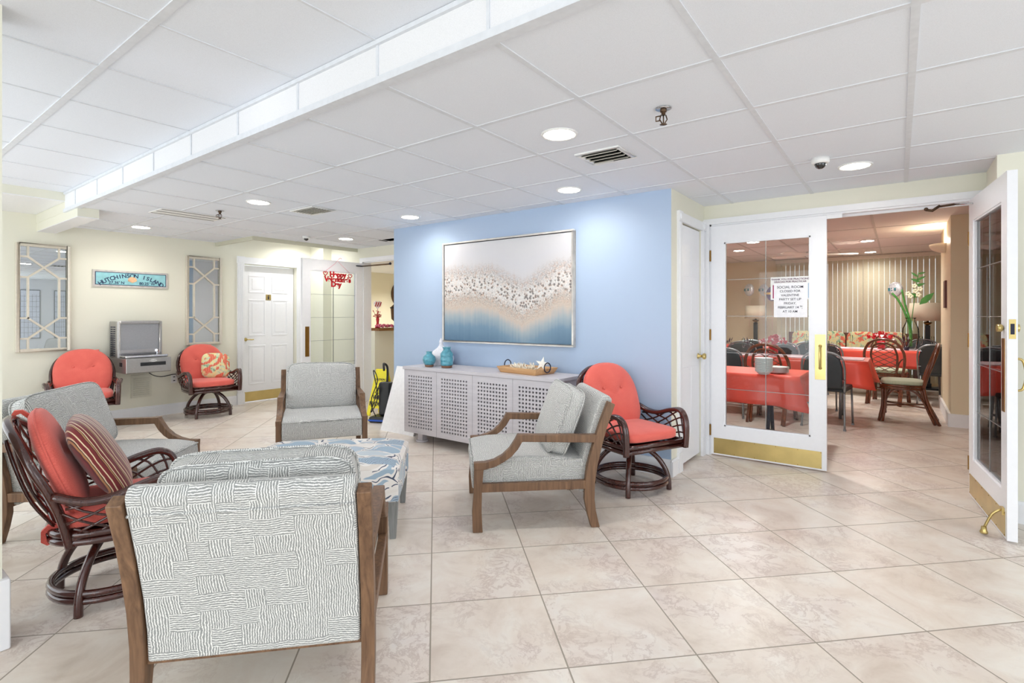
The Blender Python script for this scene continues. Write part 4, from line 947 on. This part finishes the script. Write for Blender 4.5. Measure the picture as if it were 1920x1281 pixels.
t = thing('linear_diffuser', 'wide slotted ceiling diffuser near the bronze sprinkler', 'vent', (-5.74, 2.27, ZL)); M().box(-.17, .17, -.30, .30, -.004, 0).obj('plate', PLASTW, t)
m = M()
for x in (-.13, -.0, .13): m.box(x - .008, x + .008, -.29, .29, -.0055, -.0035)
m.obj('slot', INK, t)
def sprinkler(label, x, y):
    t = thing('fire_sprinkler', label, 'sprinkler', (x, y, ZL), .6); M().lathe([(.0, -.001), (.038, -.004), (.036, -.001)], n=28).obj('escutcheon', CHROME, t)
    M().lathe([(.016, -.004), (.016, -.018), (.010, -.020), (.010, -.035)], n=14).tube([(.012, 0, -.034), (.018, 0, -.055), (.004, 0, -.078)], .003, 6).tube([(-.012, 0, -.034), (-.018, 0, -.055), (-.004, 0, -.078)], .003, 6).tube([(0, 0, -.035), (0, 0, -.075)], .003, 6).lathe([(.0, -.078), (.018, -.080), (.0, -.083)], n=14).obj('nozzle', BRONZE, t)
    M().tube([(-.014, 0, -.038), (-.036, 0, -.042), (-.036, 0, -.064), (-.014, 0, -.060)], .0035, 6).obj('trip_lever', BRONZE, t); return t
sprinkler('chrome-plated fire sprinkler hanging nearest the viewer', -.922, 2.482); sprinkler('small fire sprinkler beside the wide slotted diffuser', -5.26, 2.35)
def domecam(label, x, y, s=1.0):
    t = thing('dome_camera', label, 'camera', (x, y, ZL)); M().lathe([(.052 * s, 0), (.052 * s, -.026 * s), (.046 * s, -.034 * s), (.036 * s, -.036 * s)], n=28).obj('housing', PLASTW, t)
    M().ball((0, 0, -.036 * s), .034 * s, 18).obj('dome', plain('smoked_dome', rgb(20, 20, 22), .08, coat=1.0), t); return t
domecam('white dome security camera next to the recessed light above the glass doors', -.404, 3.877); domecam('small dome security camera above the door alcove', -6.08, 3.77, .85)
o = M().box(-5.62, -5.25, 4.55, 4.68, ZL - .003, ZL - .0005).obj('ceiling_gap_shade', DARK); tag(o, 'dark painted shade of a ceiling gap at the left end of the blue wall', 'gap')  # black sheet paints the shade of a gap; the ceiling is unbroken
# notice boards on the right wall, seen in the mirrors
for k, (x, lb) in enumerate(((3.625, 'white notice calendar nearer the glass doors'), (4.27, 'white notice calendar farther along the wall'))):
    t = thing('notice_board', lb + ' on the window wall, seen in the left mirror', 'notice board', (4.2, x, 1.32), -PI / 2); q_ = .21 if k == 0 else .13; M().box(-q_, q_, -.02, 0, -.68, .68).obj('frame', GREYM, t); p = M().box(-q_ + .015, q_ - .015, -.024, -.019, -.66, .66).obj('sheet', plain('paper_blue_white', rgb(222, 226, 240), .7), t); m = M()
    for i in range(1, 9): m.box(-q_ + .02, q_ - .02, -.0255, -.0235, -.66 + i * .145 - .003, -.66 + i * .145 + .003)
    for i in range(1, 5): m.box(-q_ + i * q_ * .4 - .002, -q_ + i * q_ * .4 + .002, -.0255, -.0235, -.64, .55)
    m.obj('grid_line', GREYM, p)
# ---------------------------------------------------------------- dining room
def cloth_table(nm, tlabel, clabel, x0, x1, y0, y1, drop, legs='fold', seed=1, cgroup=None):
    cx, cy = (x0 + x1) / 2, (y0 + y1) / 2; L, D = (x1 - x0) / 2, (y1 - y0) / 2
    t = thing(nm, tlabel, 'table', (cx, cy, 0)); M().box(-L, L, -D, D, .705, .735).obj('tabletop', plain('table_laminate', rgb(120, 100, 84), .5), t, bevel=.003)
    for s in (-1, 1):
        x = s * (L - .28)
        if legs == 'fold':
            M().tube([(x, -.05, .70), (x, -.07, .35), (x, -.16, .0)], .017, 8).tube([(x, .05, .70), (x, .07, .35), (x, .16, .0)], .017, 8).tube([(x, -.12, .16), (x, .12, .16)], .012, 6).obj('leg', GREYM if seed else INK, t)
        else:
            for q in (-1, 1): M().tube([(x, q * (D - .12), 0), (x, q * (D - .16), .35), (x + s * .1, q * (D - .12), .70)], .028, 8).tube([(x - .02, q * (D - .16), .40), (x - .14, q * (D - .16), .60), (x - .26, q * (D - .16), .70)], .016, 8).obj('leg', BAMBOO, t)
    rd = random.Random(seed); m = M(); e = .012; n = 0
    # closed skirt path with folds at the corners
    P = []; 
    def side(ax, ay, bx, by, k): 
        for i in range(k): f = i / k; P.append((ax + (bx - ax) * f, ay + (by - ay) * f, f))
    side(-L, -D, L, -D, 26); side(L, -D, L, D, 12); side(L, D, -L, D, 26); side(-L, D, -L, -D, 12)
    rows = []; N_ = len(P)
    for j in range(7):
        tt = j / 6; row = []
        for i, (x, y, f) in enumerate(P):
            cn = math.exp(-(min(f, 1 - f) / .045) ** 2); out = e + tt * (.012 * math.sin(i * 1.3 + seed) + .016 + .075 * cn); nx = x / L; ny = y / D; q = max(abs(nx), abs(ny)); ux = nx if abs(nx) > .985 else 0; uy = ny if abs(ny) > .985 else 0
            row.append((x + ux * out, y + uy * out, .742 - drop * tt * (1 + .10 * cn) - (.004 if j == 0 else 0)))
        rows.append(row)
    for r in rows: m.v += r
    for j in range(6):
        for i in range(N_): a = j * N_ + i; b = j * N_ + (i + 1) % N_; m.f.append([a, b, b + N_, a + N_]); m.sm.append(True)
    m.f.append(list(range(N_))); m.sm.append(False)
    o = m.obj('tablecloth', RED); o.location = (cx, cy, 0); so = o.modifiers.new('s', 'SOLIDIFY'); so.thickness = .002; so.offset = 1; tag(o, clabel, 'tablecloth', cgroup); return t
CG = 'red tablecloths of the dining room'
cloth_table('folding_table', 'folding buffet table under a red cloth just behind the left glass door', 'red plastic cloth on the buffet table just behind the left glass door, bowls on it', -2.5, -.72, 5.24, 5.88, .28, 'fold', 0, CG)
cloth_table('dining_table', 'long middle dining table with a rattan chair at its right end', 'red plastic cloth on the middle dining table, its corner hanging beside the green-seated chair', -3.4, -.30, 7.42, 8.12, .30, 'fold', 2, CG)
cloth_table('dining_table', 'long rear dining table carrying the tall glass vase', 'red plastic cloth on the rear dining table under the tall glass vase', -2.6, 1.5, 9.95, 10.65, .27, 'rattan', 3, CG)
# white-pink paper runners
for nm, x0, x1, y, lb in (('table_runner', -3.3, -.34, 7.77, 'white and pink paper runner on the middle dining table'), ('table_runner', -2.5, 1.4, 10.3, 'white and pink paper runner along the rear dining table')):
    s = plain('confetti_paper', rgb(240, 214, 222), .7, noise=.12, scale=26); tag(M().box(x0, x1, y - .25, y + .25, .7435, .7455).obj(nm, s), lb, 'runner', 'paper runners')
def banquet(name, label):
    t = thing(name, label, 'chair', group='charcoal banquet chairs of the dining room')
    for s in (-1, 1):
        M().tube([(s * .215, -.21, 0), (s * .205, -.20, .43)], .011, 8).box(s * .215 - .013, s * .215 + .013, -.223, -.197, 0, .02).obj('front_leg', GREYM, t)
        M().tube([(s * .215, .25, 0), (s * .20, .19, .40), (s * .205, .20, .44)], .011, 8, smooth_path=3).box(s * .215 - .013, s * .215 + .013, .237, .263, 0, .02).obj('rear_leg', GREYM, t)
    M().prism([(-.235, .42), (-.24, .45), (-.22, .475), (.15, .47), (.2, .455), (.2, .42)], -.21, .21).obj('seat', VINYL, t, bevel=.012, seg=3)
    hp = [(.205, .20, .42), (.21, .225, .58), (.212, .25, .70), (.19, .27, .80), (.12, .283, .855), (0, .287, .872)]
    M().tube(hp + [(-x, y, z) for x, y, z in hp[-2::-1]], .0125, 10, smooth_path=4).obj('back_frame', GREYM, t)
    ol = [(x * .93, z - .66) for x, y, z in [(.2, 0, .455), (.21, 0, .58), (.21, 0, .70), (.185, 0, .80), (.12, 0, .845), (0, 0, .862)]]; ol = ol + [(-x, z) for x, z in ol[-2::-1]]
    m = pad([(x, y) for x, y in ol], .02, .012, rings=4); m.xf(lean((0, .245, .66), .16)).obj('back_pad', VINYL, t)
    m = M()
    for s in (-1, 1): m.box(s * .20 - .03, s * .20 + .01, .24, .25, .555, .563).box(s * .19 - .03, s * .19 + .01, .275, .285, .775, .783)
    m.obj('bracket', CHROME, t); return t
b0 = banquet('banquet_chair', 'charcoal banquet chair seen from behind, just right of the left glass door edge'); place(b0, -.665, 7.10, 84)
CHN = [(-1.78, 7.12, 95, 'charcoal banquet chair seen through the door glass at its left side, back turned'), (-.86, 8.42, 265, 'charcoal banquet chair facing the viewer across the middle table behind the nearest banquet chair'),
       (-1.38, 8.46, 272, 'charcoal banquet chair facing the viewer behind the near rattan chair with the red flowers'), (-1.98, 8.44, 268, 'charcoal banquet chair across the middle table, left of the floor lamp pole'), (-2.55, 8.50, 262, 'leftmost charcoal banquet chair across the middle table, seen through the door glass'),
       (.455, 9.66, 84, 'charcoal banquet chair beside the dining column at the right end of the rear table'), (.33, 11.02, 268, 'charcoal banquet chair behind the rear table, below the lampshade'), (-1.12, 9.58, 92, 'charcoal banquet chair before the rear table beside the door handle plate'), (-2.0, 9.6, 96, 'charcoal banquet chair before the rear table under the twin balloons')]
for x, y, h, lb in CHN: dup(b0, (x, y, 0), math.radians(h + 90), lb)
def rattan_chair(name, label):
    t = thing(name, label, 'chair', group='arched rattan dining chairs')
    for s in (-1, 1):
        M().tube([(s * .20, -.235, 0), (s * .195, -.20, .2), (s * .19, -.20, .43)], .017, 8, smooth_path=3).tube([(s * .225, -.20, 0), (s * .215, -.175, .2), (s * .21, -.17, .43)], .015, 8, smooth_path=3).obj('front_leg', BAMBOO, t)
        M().tube([(s * .20, .34, 0), (s * .20, .24, .22), (s * .205, .19, .44)], .018, 8, smooth_path=3).tube([(s * .175, .30, 0), (s * .18, .215, .22), (s * .19, .17, .42)], .016, 8, smooth_path=3).obj('rear_leg', BAMBOO, t)
        M().tube([(s * .2, -.17, .10), (s * .2, -.16, .28), (s * .2, -.08, .385), (s * .2, .08, .385), (s * .2, .17, .30), (s * .2, .25, .14)], .010, 6, smooth_path=4).obj('side_brace', BAMBOO, t)
    M().tube([(-.19, -.20, .19), (.19, .25, .19)], .010, 6).tube([(.19, -.20, .19), (-.19, .25, .19)], .010, 6).obj('cross_stretcher', BAMBOO, t)
    m = M()
    for z in (.405, .435): m.tube([(-.20, -.22, z), (.20, -.22, z), (.22, 0, z), (.20, .19, z), (-.20, .19, z), (-.22, 0, z)], .014, 7, closed=True)
    m.obj('seat_frame', BAMBOO, t)
    pad(sq_outline(.43, .42, 5), .03, .022).xf(Matrix.Translation((0, -.01, .475))).obj('seat_cushion', SAGE, t)
    hp = [(.205, .19, .42), (.235, .235, .60), (.235, .285, .75), (.17, .325, .88), (.08, .34, .93), (0, .343, .94)]
    M().tube(hp + [(-x, y, z) for x, y, z in hp[-2::-1]], .018, 9, smooth_path=4).obj('outer_hoop', BAMBOO, t)
    hi = [(.13, .185, .43), (.15, .235, .60), (.155, .28, .73), (.11, .32, .85), (0, .333, .885)]
    M().tube(hi + [(-x, y, z) for x, y, z in hi[-2::-1]], .014, 8, smooth_path=4).obj('inner_hoop', BAMBOO, t)
    m = M()
    for k in range(-2, 6):
        for d in (1, -1):
            ln = []
            for q in range(9):
                x = -.15 + .3 * q / 8; z = .5 + k * .075 + d * (q / 8 - .5) * .16
                lim = .885 - (abs(x) / .16) ** 2.5 * .16
                if .46 < z < lim: ln.append((x, .20 + (z - .43) * .30, z))
            if len(ln) > 2: m.tube(ln, .0055, 5)
    m.obj('back_lattice', BAMBOO, t)
    for s in (-1, 1): M().tube([(s * .235, .25, .66), (s * .21, .245, .66), (s * .17, .23, .60), (s * .15, .215, .5)], .010, 6, smooth_path=3).obj('back_brace', BAMBOO, t)
    return t
r0 = rattan_chair('rattan_dining_chair', 'brown rattan dining chair in full side view with sage green seat, by the doorway'); place(r0, .045, 7.99, 180)
for x, y, h, lb in ((-1.24, 7.04, 86, 'brown arched rattan chair seen through the door glass behind the stacked bowls'), (-.12, 9.46, 80, 'brown arched rattan chair seen from behind, left of the side-view rattan chair'), (-.20, 11.05, 262, 'brown arched rattan chair beyond the rear table, mostly behind red flowers')):
    dup(r0, (x, y, 0), math.radians(h + 90), lb)
# bowls and plates
def bowl(label, x, y, z, n, r, h, grp):
    for k in range(n):
        o = M().lathe([(r * .55, 0), (r * .95, h * .75), (r * 1.08, h), (r * 1.05, h + .003), (r * .9, h * .75), (r * .5, .004), (0, .004)], n=28).obj('foam_bowl', PLASTW); o.location = (x, y, z + k * .0115); tag(o, label, 'bowl', grp)
bowl('white disposable bowl in the tall nested stack on the red buffet table', -.99, 5.20, .744, 11, .072, .035, 'nested bowls on the buffet table')
for k in range(9):
    o = M().lathe([(.06, 0), (.098, .009), (.10, .011), (.058, .003), (0, .003)], n=28).obj('foam_plate', PLASTW); o.location = (-.915, 5.42, .744 + k * .006); tag(o, 'white disposable plate in the low stack behind the bowls on the red buffet table', 'plate', 'stacked plates on the buffet table')
o = M().lathe([(.075, 0), (.08, .012), (.07, .006), (0, .006)], n=24).obj('red_dish', REDG); o.location = (-1.42, 5.3, .745); tag(o, 'round dark red dish at the left of the buffet table', 'dish')
# table dressings
def bouquet(label, x, y, z, seed):
    rd = random.Random(seed); t = thing('heart_bouquet', label, 'centrepiece', (x, y, z)); M().lathe([(.05, 0), (.06, .1), (.05, .14)], n=16).obj('pot', REDG, t); m = M(); w = M()
    for k in range(46):
        a = rd.uniform(0, 2 * PI); r = rd.uniform(.02, .17); zz = .17 + (.17 - r) * .5 + rd.uniform(-.02, .03)
        hp = heart(0, 0, rd.uniform(.022, .034), 14); ang = rd.uniform(0, 3); q = w if k % 7 == 0 else m; i0 = len(q.v)
        q.prism(hp, -.004, .004, 'Y'); q.xf(Matrix.Translation((r * math.cos(a), r * math.sin(a), zz)) @ Matrix.Rotation(ang, 4, 'Z') @ Matrix.Rotation(rd.uniform(-.6, .6), 4, 'X'), i0)
    m.tube([(0, 0, .1), (0, 0, .2)], .03, 8).obj('red_heart_flower', REDG, t); w.obj('white_heart_flower', PLASTW, t); return t
bouquet('red and white heart bouquet on the middle table behind the bowl stack', -1.36, 7.80, .746, 1); bouquet('red and white heart bouquet on the rear table beyond the rattan chair back', -.22, 10.22, .746, 2)
for k, (x, y, lb) in enumerate(((-.60, 7.62, 'pair nearest the middle table corner, right one'), (-.72, 7.66, 'pair nearest the middle table corner, left one'), (-.98, 7.9, 'on the middle table beside the glass door edge'), (-1.62, 7.7, 'on the middle table left of the red bouquet'), (-1.75, 7.82, 'on the middle table below the lamp pole'), (-2.08, 7.7, 'on the middle table near the left edge of the door glass'), (-2.2, 7.85, 'leftmost on the middle table'),
        (.28, 10.15, 'on the rear table, just right of the glass vase'), (.42, 10.2, 'on the rear table under the lampshade'), (.62, 10.1, 'on the rear table at the column edge'), (-.62, 10.2, 'on the rear table behind the nearest banquet chair'), (-1.3, 10.3, 'on the rear table below the reef-print cushions'))):
    o = M().lathe([(.028, 0), (.026, .003), (.004, .008), (.0035, .06), (.014, .09), (.021, .15), (.019, .215), (.018, .215), (.019, .15), (.012, .095), (0, .085)], n=16).obj('champagne_flute', GLASSG); o.location = (x, y, .746); tag(o, 'clear champagne flute ' + lb, 'glass', 'champagne flutes')
for x, y, lb in ((-2.0, 7.95, 'small dark purple table plant through the door glass, left of the lamp pole'), (-1.72, 8.02, 'small dark purple table plant through the door glass, right of the lamp pole'), (.10, 10.1, 'small dark table plant left of the tall glass vase')):
    rd = random.Random(int(x * 100)); t = thing('table_plant', lb, 'plant', (x, y, .746)); M().lathe([(.03, 0), (.035, .05)], n=12).obj('pot', INK, t); m = M()
    for _ in range(16):
        a = rd.uniform(0, 2 * PI); r = rd.uniform(.04, .1); z = rd.uniform(.1, .2); p = Vector((0, 0, .05)); q = Vector((r * math.cos(a), r * math.sin(a), z)); m.tube([p, q], .002, 4); u = Vector((-math.sin(a), math.cos(a), 0)) * .012
        m.add([tuple(q - u), tuple(q + (q - p) * .3), tuple(q + u), tuple(q - (q - p) * .2 + Vector((0, 0, .003)))], [(0, 1, 2, 3)])
    m.obj('leaf', plain('plum_leaf', rgb(70, 40, 56), .5), t)
vs = thing('glass_vase', 'tall clear glass vase with green stems, orchid and broad leaf on the rear table', 'vase', (.155, 10.35, .746))
M().lathe([(.075, 0), (.08, .01), (.085, .06), (.11, .2), (.105, .33), (.06, .44), (.055, .48), (.075, .50), (.073, .50), (.053, .48), (.057, .44), (.10, .33), (.105, .2), (.08, .06), (.07, .015), (0, .015)], n=28).obj('vase_body', GLASSG, vs)
m = M(); m.tube([(0, 0, .05), (-.02, 0, .4), (-.14, .02, .75), (-.24, .02, .90)], .016, 7, smooth_path=4).tube([(.01, .01, .05), (0, 0, .4), (-.07, .03, .72), (-.11, .03, .95)], .014, 7, smooth_path=4).tube([(0, -.01, .05), (.01, 0, .4), (.06, 0, .9), (.10, 0, 1.22)], .006, 6, smooth_path=4).obj('stem', GREEN, vs)
for (cx, cz, ln, wd, a) in ((.20, .80, .13, .045, .8), (.12, 1.02, .07, .02, .3), (.06, 1.09, .07, .02, 2.7), (.13, 1.12, .07, .018, .5), (.05, 1.18, .06, .015, 2.4), (.14, 1.2, .05, .015, .2), (.02, .86, .1, .03, 2.8)):
    pts = [(-ln, 0), (-ln * .4, wd), (ln * .3, wd * .9), (ln, 0), (ln * .3, -wd * .9), (-ln * .4, -wd)]; c, s = math.cos(a), math.sin(a); M().prism([(cx + x * c - z * s, cz + x * s + z * c) for x, z in pts], -.003, .003, 'Y').obj('leaf', GREEN, vs)
m = M(); rd = random.Random(5)
for cx, cz in ((.06, .92), (.10, .86), (.0, .84), (.05, 1.0), (.12, .95), (-.03, .88)):
    for k in range(5): a = 2 * PI * k / 5; m.ball((cx + .022 * math.cos(a), -.02, cz + .022 * math.sin(a)), .018, 8, (1, .35, 1))
m.obj('orchid_bloom', plain('orchid_cream', rgb(240, 240, 210), .6), vs)
# balloons
FOIL = plain('silver_foil', rgb(214, 217, 220), .35, .35, noise=.3, scale=60, bump=.5); FPUR = plain('purple_foil', rgb(110, 50, 140), .2, .7, noise=.3, scale=20); FORG = plain('orange_foil', rgb(206, 110, 40), .25, .6, noise=.3, scale=20)
def balloon(label, x, y, z, r, zbase, mat, colored=False):
    t = thing('foil_balloon', label, 'balloon', (x, y, z), -.7); M().ball((0, 0, 0), r, 24, (1, .5, 1)).obj('foil_body', mat, t)
    if not colored:
        m = M()
        for k in range(3): m.obox((-.06 + .05 * k, -r * .47, .0), (.035, .004, .05), .0)
        m.obj('printed_letter', plain('print_multi', rgb(70, 130, 140), .5, noise=.8, scale=18), t)
    else:
        M().lathe([(r * .93, -.02), (r * .98, .02)], n=24).obj('gold_band', plain('gold_foil', rgb(220, 180, 70), .3, .5), t)
    M().tube([(0, 0, -r), (.01, 0, -r - .1), (0, 0, zbase - z)], .0018, 4).obj('ribbon', PINK, t); return t
balloon('silver patterned foil balloon farthest left, seen through the door glass', -2.42, 11.3, 1.80, .125, 1.05, FOIL)
balloon('silver foil balloon partly hidden behind the purple and orange balloon', -2.19, 11.5, 1.80, .12, 1.05, FOIL)
balloon('purple and orange foil balloon beside the posted notice, seen through the door glass', -1.98, 11.2, 1.71, .145, 1.0, FPUR, True)
balloon('silver printed foil balloon above the tall vase by the vertical blinds', -.04, 10.58, 1.71, .122, .75, FOIL)
# lamps
def drum_lamp(label, x, y, zt, r, h):
    t = thing('floor_lamp', label, 'lamp', (x, y, 0)); M().box(-.16, .16, -.16, .16, 0, .03).box(-.05, .05, -.05, .05, .03, .10).obj('base', BLACK, t, bevel=.004)
    M().box(-.035, .035, -.035, .035, .10, zt - h - .08).obj('post', BLACK, t); M().lathe([(.02, zt - h - .08), (.07, zt - h - .03), (.02, zt - h - .02), (.012, zt - h + .02)], n=16).obj('neck', DKBRASS, t)
    o = M().lathe([(r, zt - h), (r * .92, zt), (r * .90, zt), (r * .98, zt - h)], n=36).obj('lamp_shade', SHADE, t); return t
drum_lamp('black-posted floor lamp with wide beige drum shade at the right of the blinds', .41, 11.6, 1.50, .275, .31); drum_lamp('black-posted floor lamp with pale shade by the left wall, seen through the door glass', -2.33, 11.45, 1.48, .21, .26)
# padded bench cushions with reef print along the blinds
bs = thing('window_bench', 'low brown rattan bench under the vertical blinds', 'bench', (-.75, 11.72, 0)); M().box(-1.05, 1.05, -.25, .25, .33, .42).obj('seat', SAGE, bs, bevel=.01); M().box(-1.05, 1.05, .2, .25, .42, .95).obj('back_frame', BAMBOO, bs)
for x in (-1.0, 1.0):
    for y in (-.2, .2): M().box(x - .03, x + .03, y - .03, y + .03, 0, .33).obj('leg', BAMBOO, bs)
for k, (x, lb) in enumerate(((-1.5, 'leftmost reef-print bench cushion, behind the door glass'), (-1.04, 'second reef-print bench cushion from the left, beside the door stile'), (-.57, 'reef-print bench cushion right of the door edge'), (-.10, 'rightmost reef-print bench cushion, behind the red bouquet'))):
    o = pad(sq_outline(.45, .48, 4.5), .03, .04).xf(lean((0, 0, 0), .12)).obj('bench_cushion', m_reefprint('reef_cushion_fabric_%s' % 'abcd'[k], 1.3 * k + .4)); o.location = (x, 11.80, .74 + .0); tag(o, lb, 'cushion')
# vertical blinds
bl = thing('vertical_blind', 'beige vertical slat blinds across the dining room window', 'blind', (0, 12.04, 0)); M().box(-2.06, 2.36, -.03, .03, 2.36, 2.43).obj('head_rail', plain('rail_cream', rgb(226, 218, 200), .5), bl)
SL = plain('slat_beige', rgb(204, 197, 170), .6, noise=.03); rd = random.Random(2); x = -2.04
while x < 2.34:
    M().obox((x + .043, 0, 1.21), (.078, .0016, 2.30), rd.uniform(.03, .22)).obj('slat', SL, bl); x += .083
# ceiling fan
fn = thing('ceiling_fan', 'white ceiling fan seen through the top of the left glass door', 'fan', (-1.12, 9.7, ZD)); M().lathe([(.06, 0), (.05, -.03), (.015, -.04), (.015, -.10), (.09, -.12), (.11, -.16), (.09, -.20), (.03, -.23)], n=24).obj('motor', PLASTW, fn)
for k in range(5):
    a = 2 * PI * k / 5 + .35; T = Matrix.Rotation(a, 4, 'Z') @ Matrix.Rotation(.2, 4, 'X'); q = M().prism([(.10, -.03), (.2, -.055), (.58, -.07), (.64, -.03), (.64, .03), (.58, .07), (.2, .055), (.10, .03)], -.004, .004, 'Z').xf(Matrix.Translation((0, 0, -.17)) @ T); q.obj('blade', plain('fan_white', rgb(236, 226, 216), .5), fn, bevel=.001)
DG = 'recessed ceiling lights of the dining room'
for x, y, lb in ((-.385, 9.75, 'dining room recessed light above the open doorway, nearer one'), (-.41, 11.5, 'dining room recessed light above the open doorway, farther one'), (-2.28, 9.85, 'dining room recessed light at the left of the door glass'), (-1.84, 8.85, 'dining room recessed light at the top of the door glass'), (-1.25, 5.7, 'unseen fill light added above the door header to brighten the buffet bowls')):  # the last one is an added, unseen fill lamp for the buffet table
    downlight(x, y, ZD, lb, 20 if y < 7 else (7 if y > 11 else 16.5), DG, (1, .98, .945))
downlight(-6.9, 6.8, 2.13, 'hall ceiling light near the counter', 34, 'hall light', (1, .95, .86), .07)
t = thing('ceiling_vent', 'long return air grille on the dining room ceiling', 'vent', (-1.45, 8.6, ZD), 0); M().box(-.34, .34, -.16, .16, -.012, 0).obj('frame', plain('vent_taupe', rgb(190, 176, 166), .5), t); M().box(-.3, .3, -.12, .12, -.014, -.011).obj('louvre', plain('vent_taupe_dark', rgb(150, 138, 130), .6), t)
# wall sconce on the dining column
sc = thing('wall_sconce', 'cream half-bowl uplight sconce on the dining room column', 'wall lamp', (.485, 8.7, 2.20)); pr = []
for k in range(7): a = PI / 2 * k / 6; pr.append((.15 * math.sin(a) + .0, -.11 * math.cos(a)))
m = M(); n = 18; k0 = 0
for r, z in pr:
    for k in range(n + 1): a = PI / 2 + PI * k / n; m.v.append((r * 1.1 * math.cos(a), r * 1.25 * math.sin(a), z))
for i in range(len(pr) - 1):
    for k in range(n): a = i * (n + 1) + k; m.f.append([a, a + 1, a + n + 2, a + n + 1]); m.sm.append(True)
o = m.obj('shade', plain('sconce_plaster', rgb(236, 226, 206), .6), sc); so = o.modifiers.new('s', 'SOLIDIFY'); so.thickness = .006
M().ball((-.06, 0, -.03), .03, 10).obj('bulb', glow('sconce_bulb', (1, .85, .62, 1), 12), sc)
l = bpy.data.lights.new('sconce_light', 'POINT'); l.energy = 9; l.color = (1, .86, .66); l.shadow_soft_size = .04; o = bpy.data.objects.new('sconce_light', l); COL.objects.link(o); o.parent = sc; o.location = (-.07, 0, .03)
t = thing('wall_picture', 'small dark red picture edge-on on the dining column', 'picture', (.485, 8.55, 1.55)); M().box(-.02, 0, -.14, .14, -.17, .17).obj('frame', plain('maroon_frame', rgb(96, 40, 36), .5), t)
# notice taped to the glass
nt = thing('paper_notice', 'white notice about the social room closing, taped on the left glass door', 'notice', (-.738, YW + .003, 1.44))
nt2 = M().box(-.150, .152, -.002, 0, -.022, .173); nt2.obj('backing_sign', PLASTW, nt); M().box(-.133, -.122, -.0028, -.0016, -.01, .105).obj('magenta_bar', plain('magenta_print', rgb(160, 30, 90), .6), nt); M().box(.134, .142, -.0028, -.0016, -.01, .115).obj('blue_bar', plain('blue_print', rgb(170, 196, 224), .6), nt)
M().box(-.124, .130, -.0045, -.0025, -.172, .118).obj('paper_sheet', plain('paper_white', rgb(244, 244, 248), .7), nt)
RP = (PI / 2, 0, 0)
text('THANK YOU FOR PRACTICING', .0205, plain('purple_print', rgb(90, 30, 80), .6), 'lettering', nt, (0, -.0035, .152), RP, .0004, .0003); text('GRACIAS POR PRACTICAR', .0205, MATS['purple_print'], 'lettering', nt, (0, -.0035, .130), RP, .0004, .0003)
for k, s in enumerate(('SOCIAL ROOM', 'CLOSED FOR', 'VALENTINE', 'PARTY SET UP', 'FRIDAY,', 'FEBRUARY 14   ,', 'AT 10 AM')): text(s, .030 if k == 0 else .0265, INK, 'lettering', nt, (0, -.005, .084 - .0345 * k), RP, .0004, .0002)
text('TH', .014, INK, 'lettering', nt, (.083, -.005, .084 - .0345 * 5 + .008), RP, .0004, .0004)
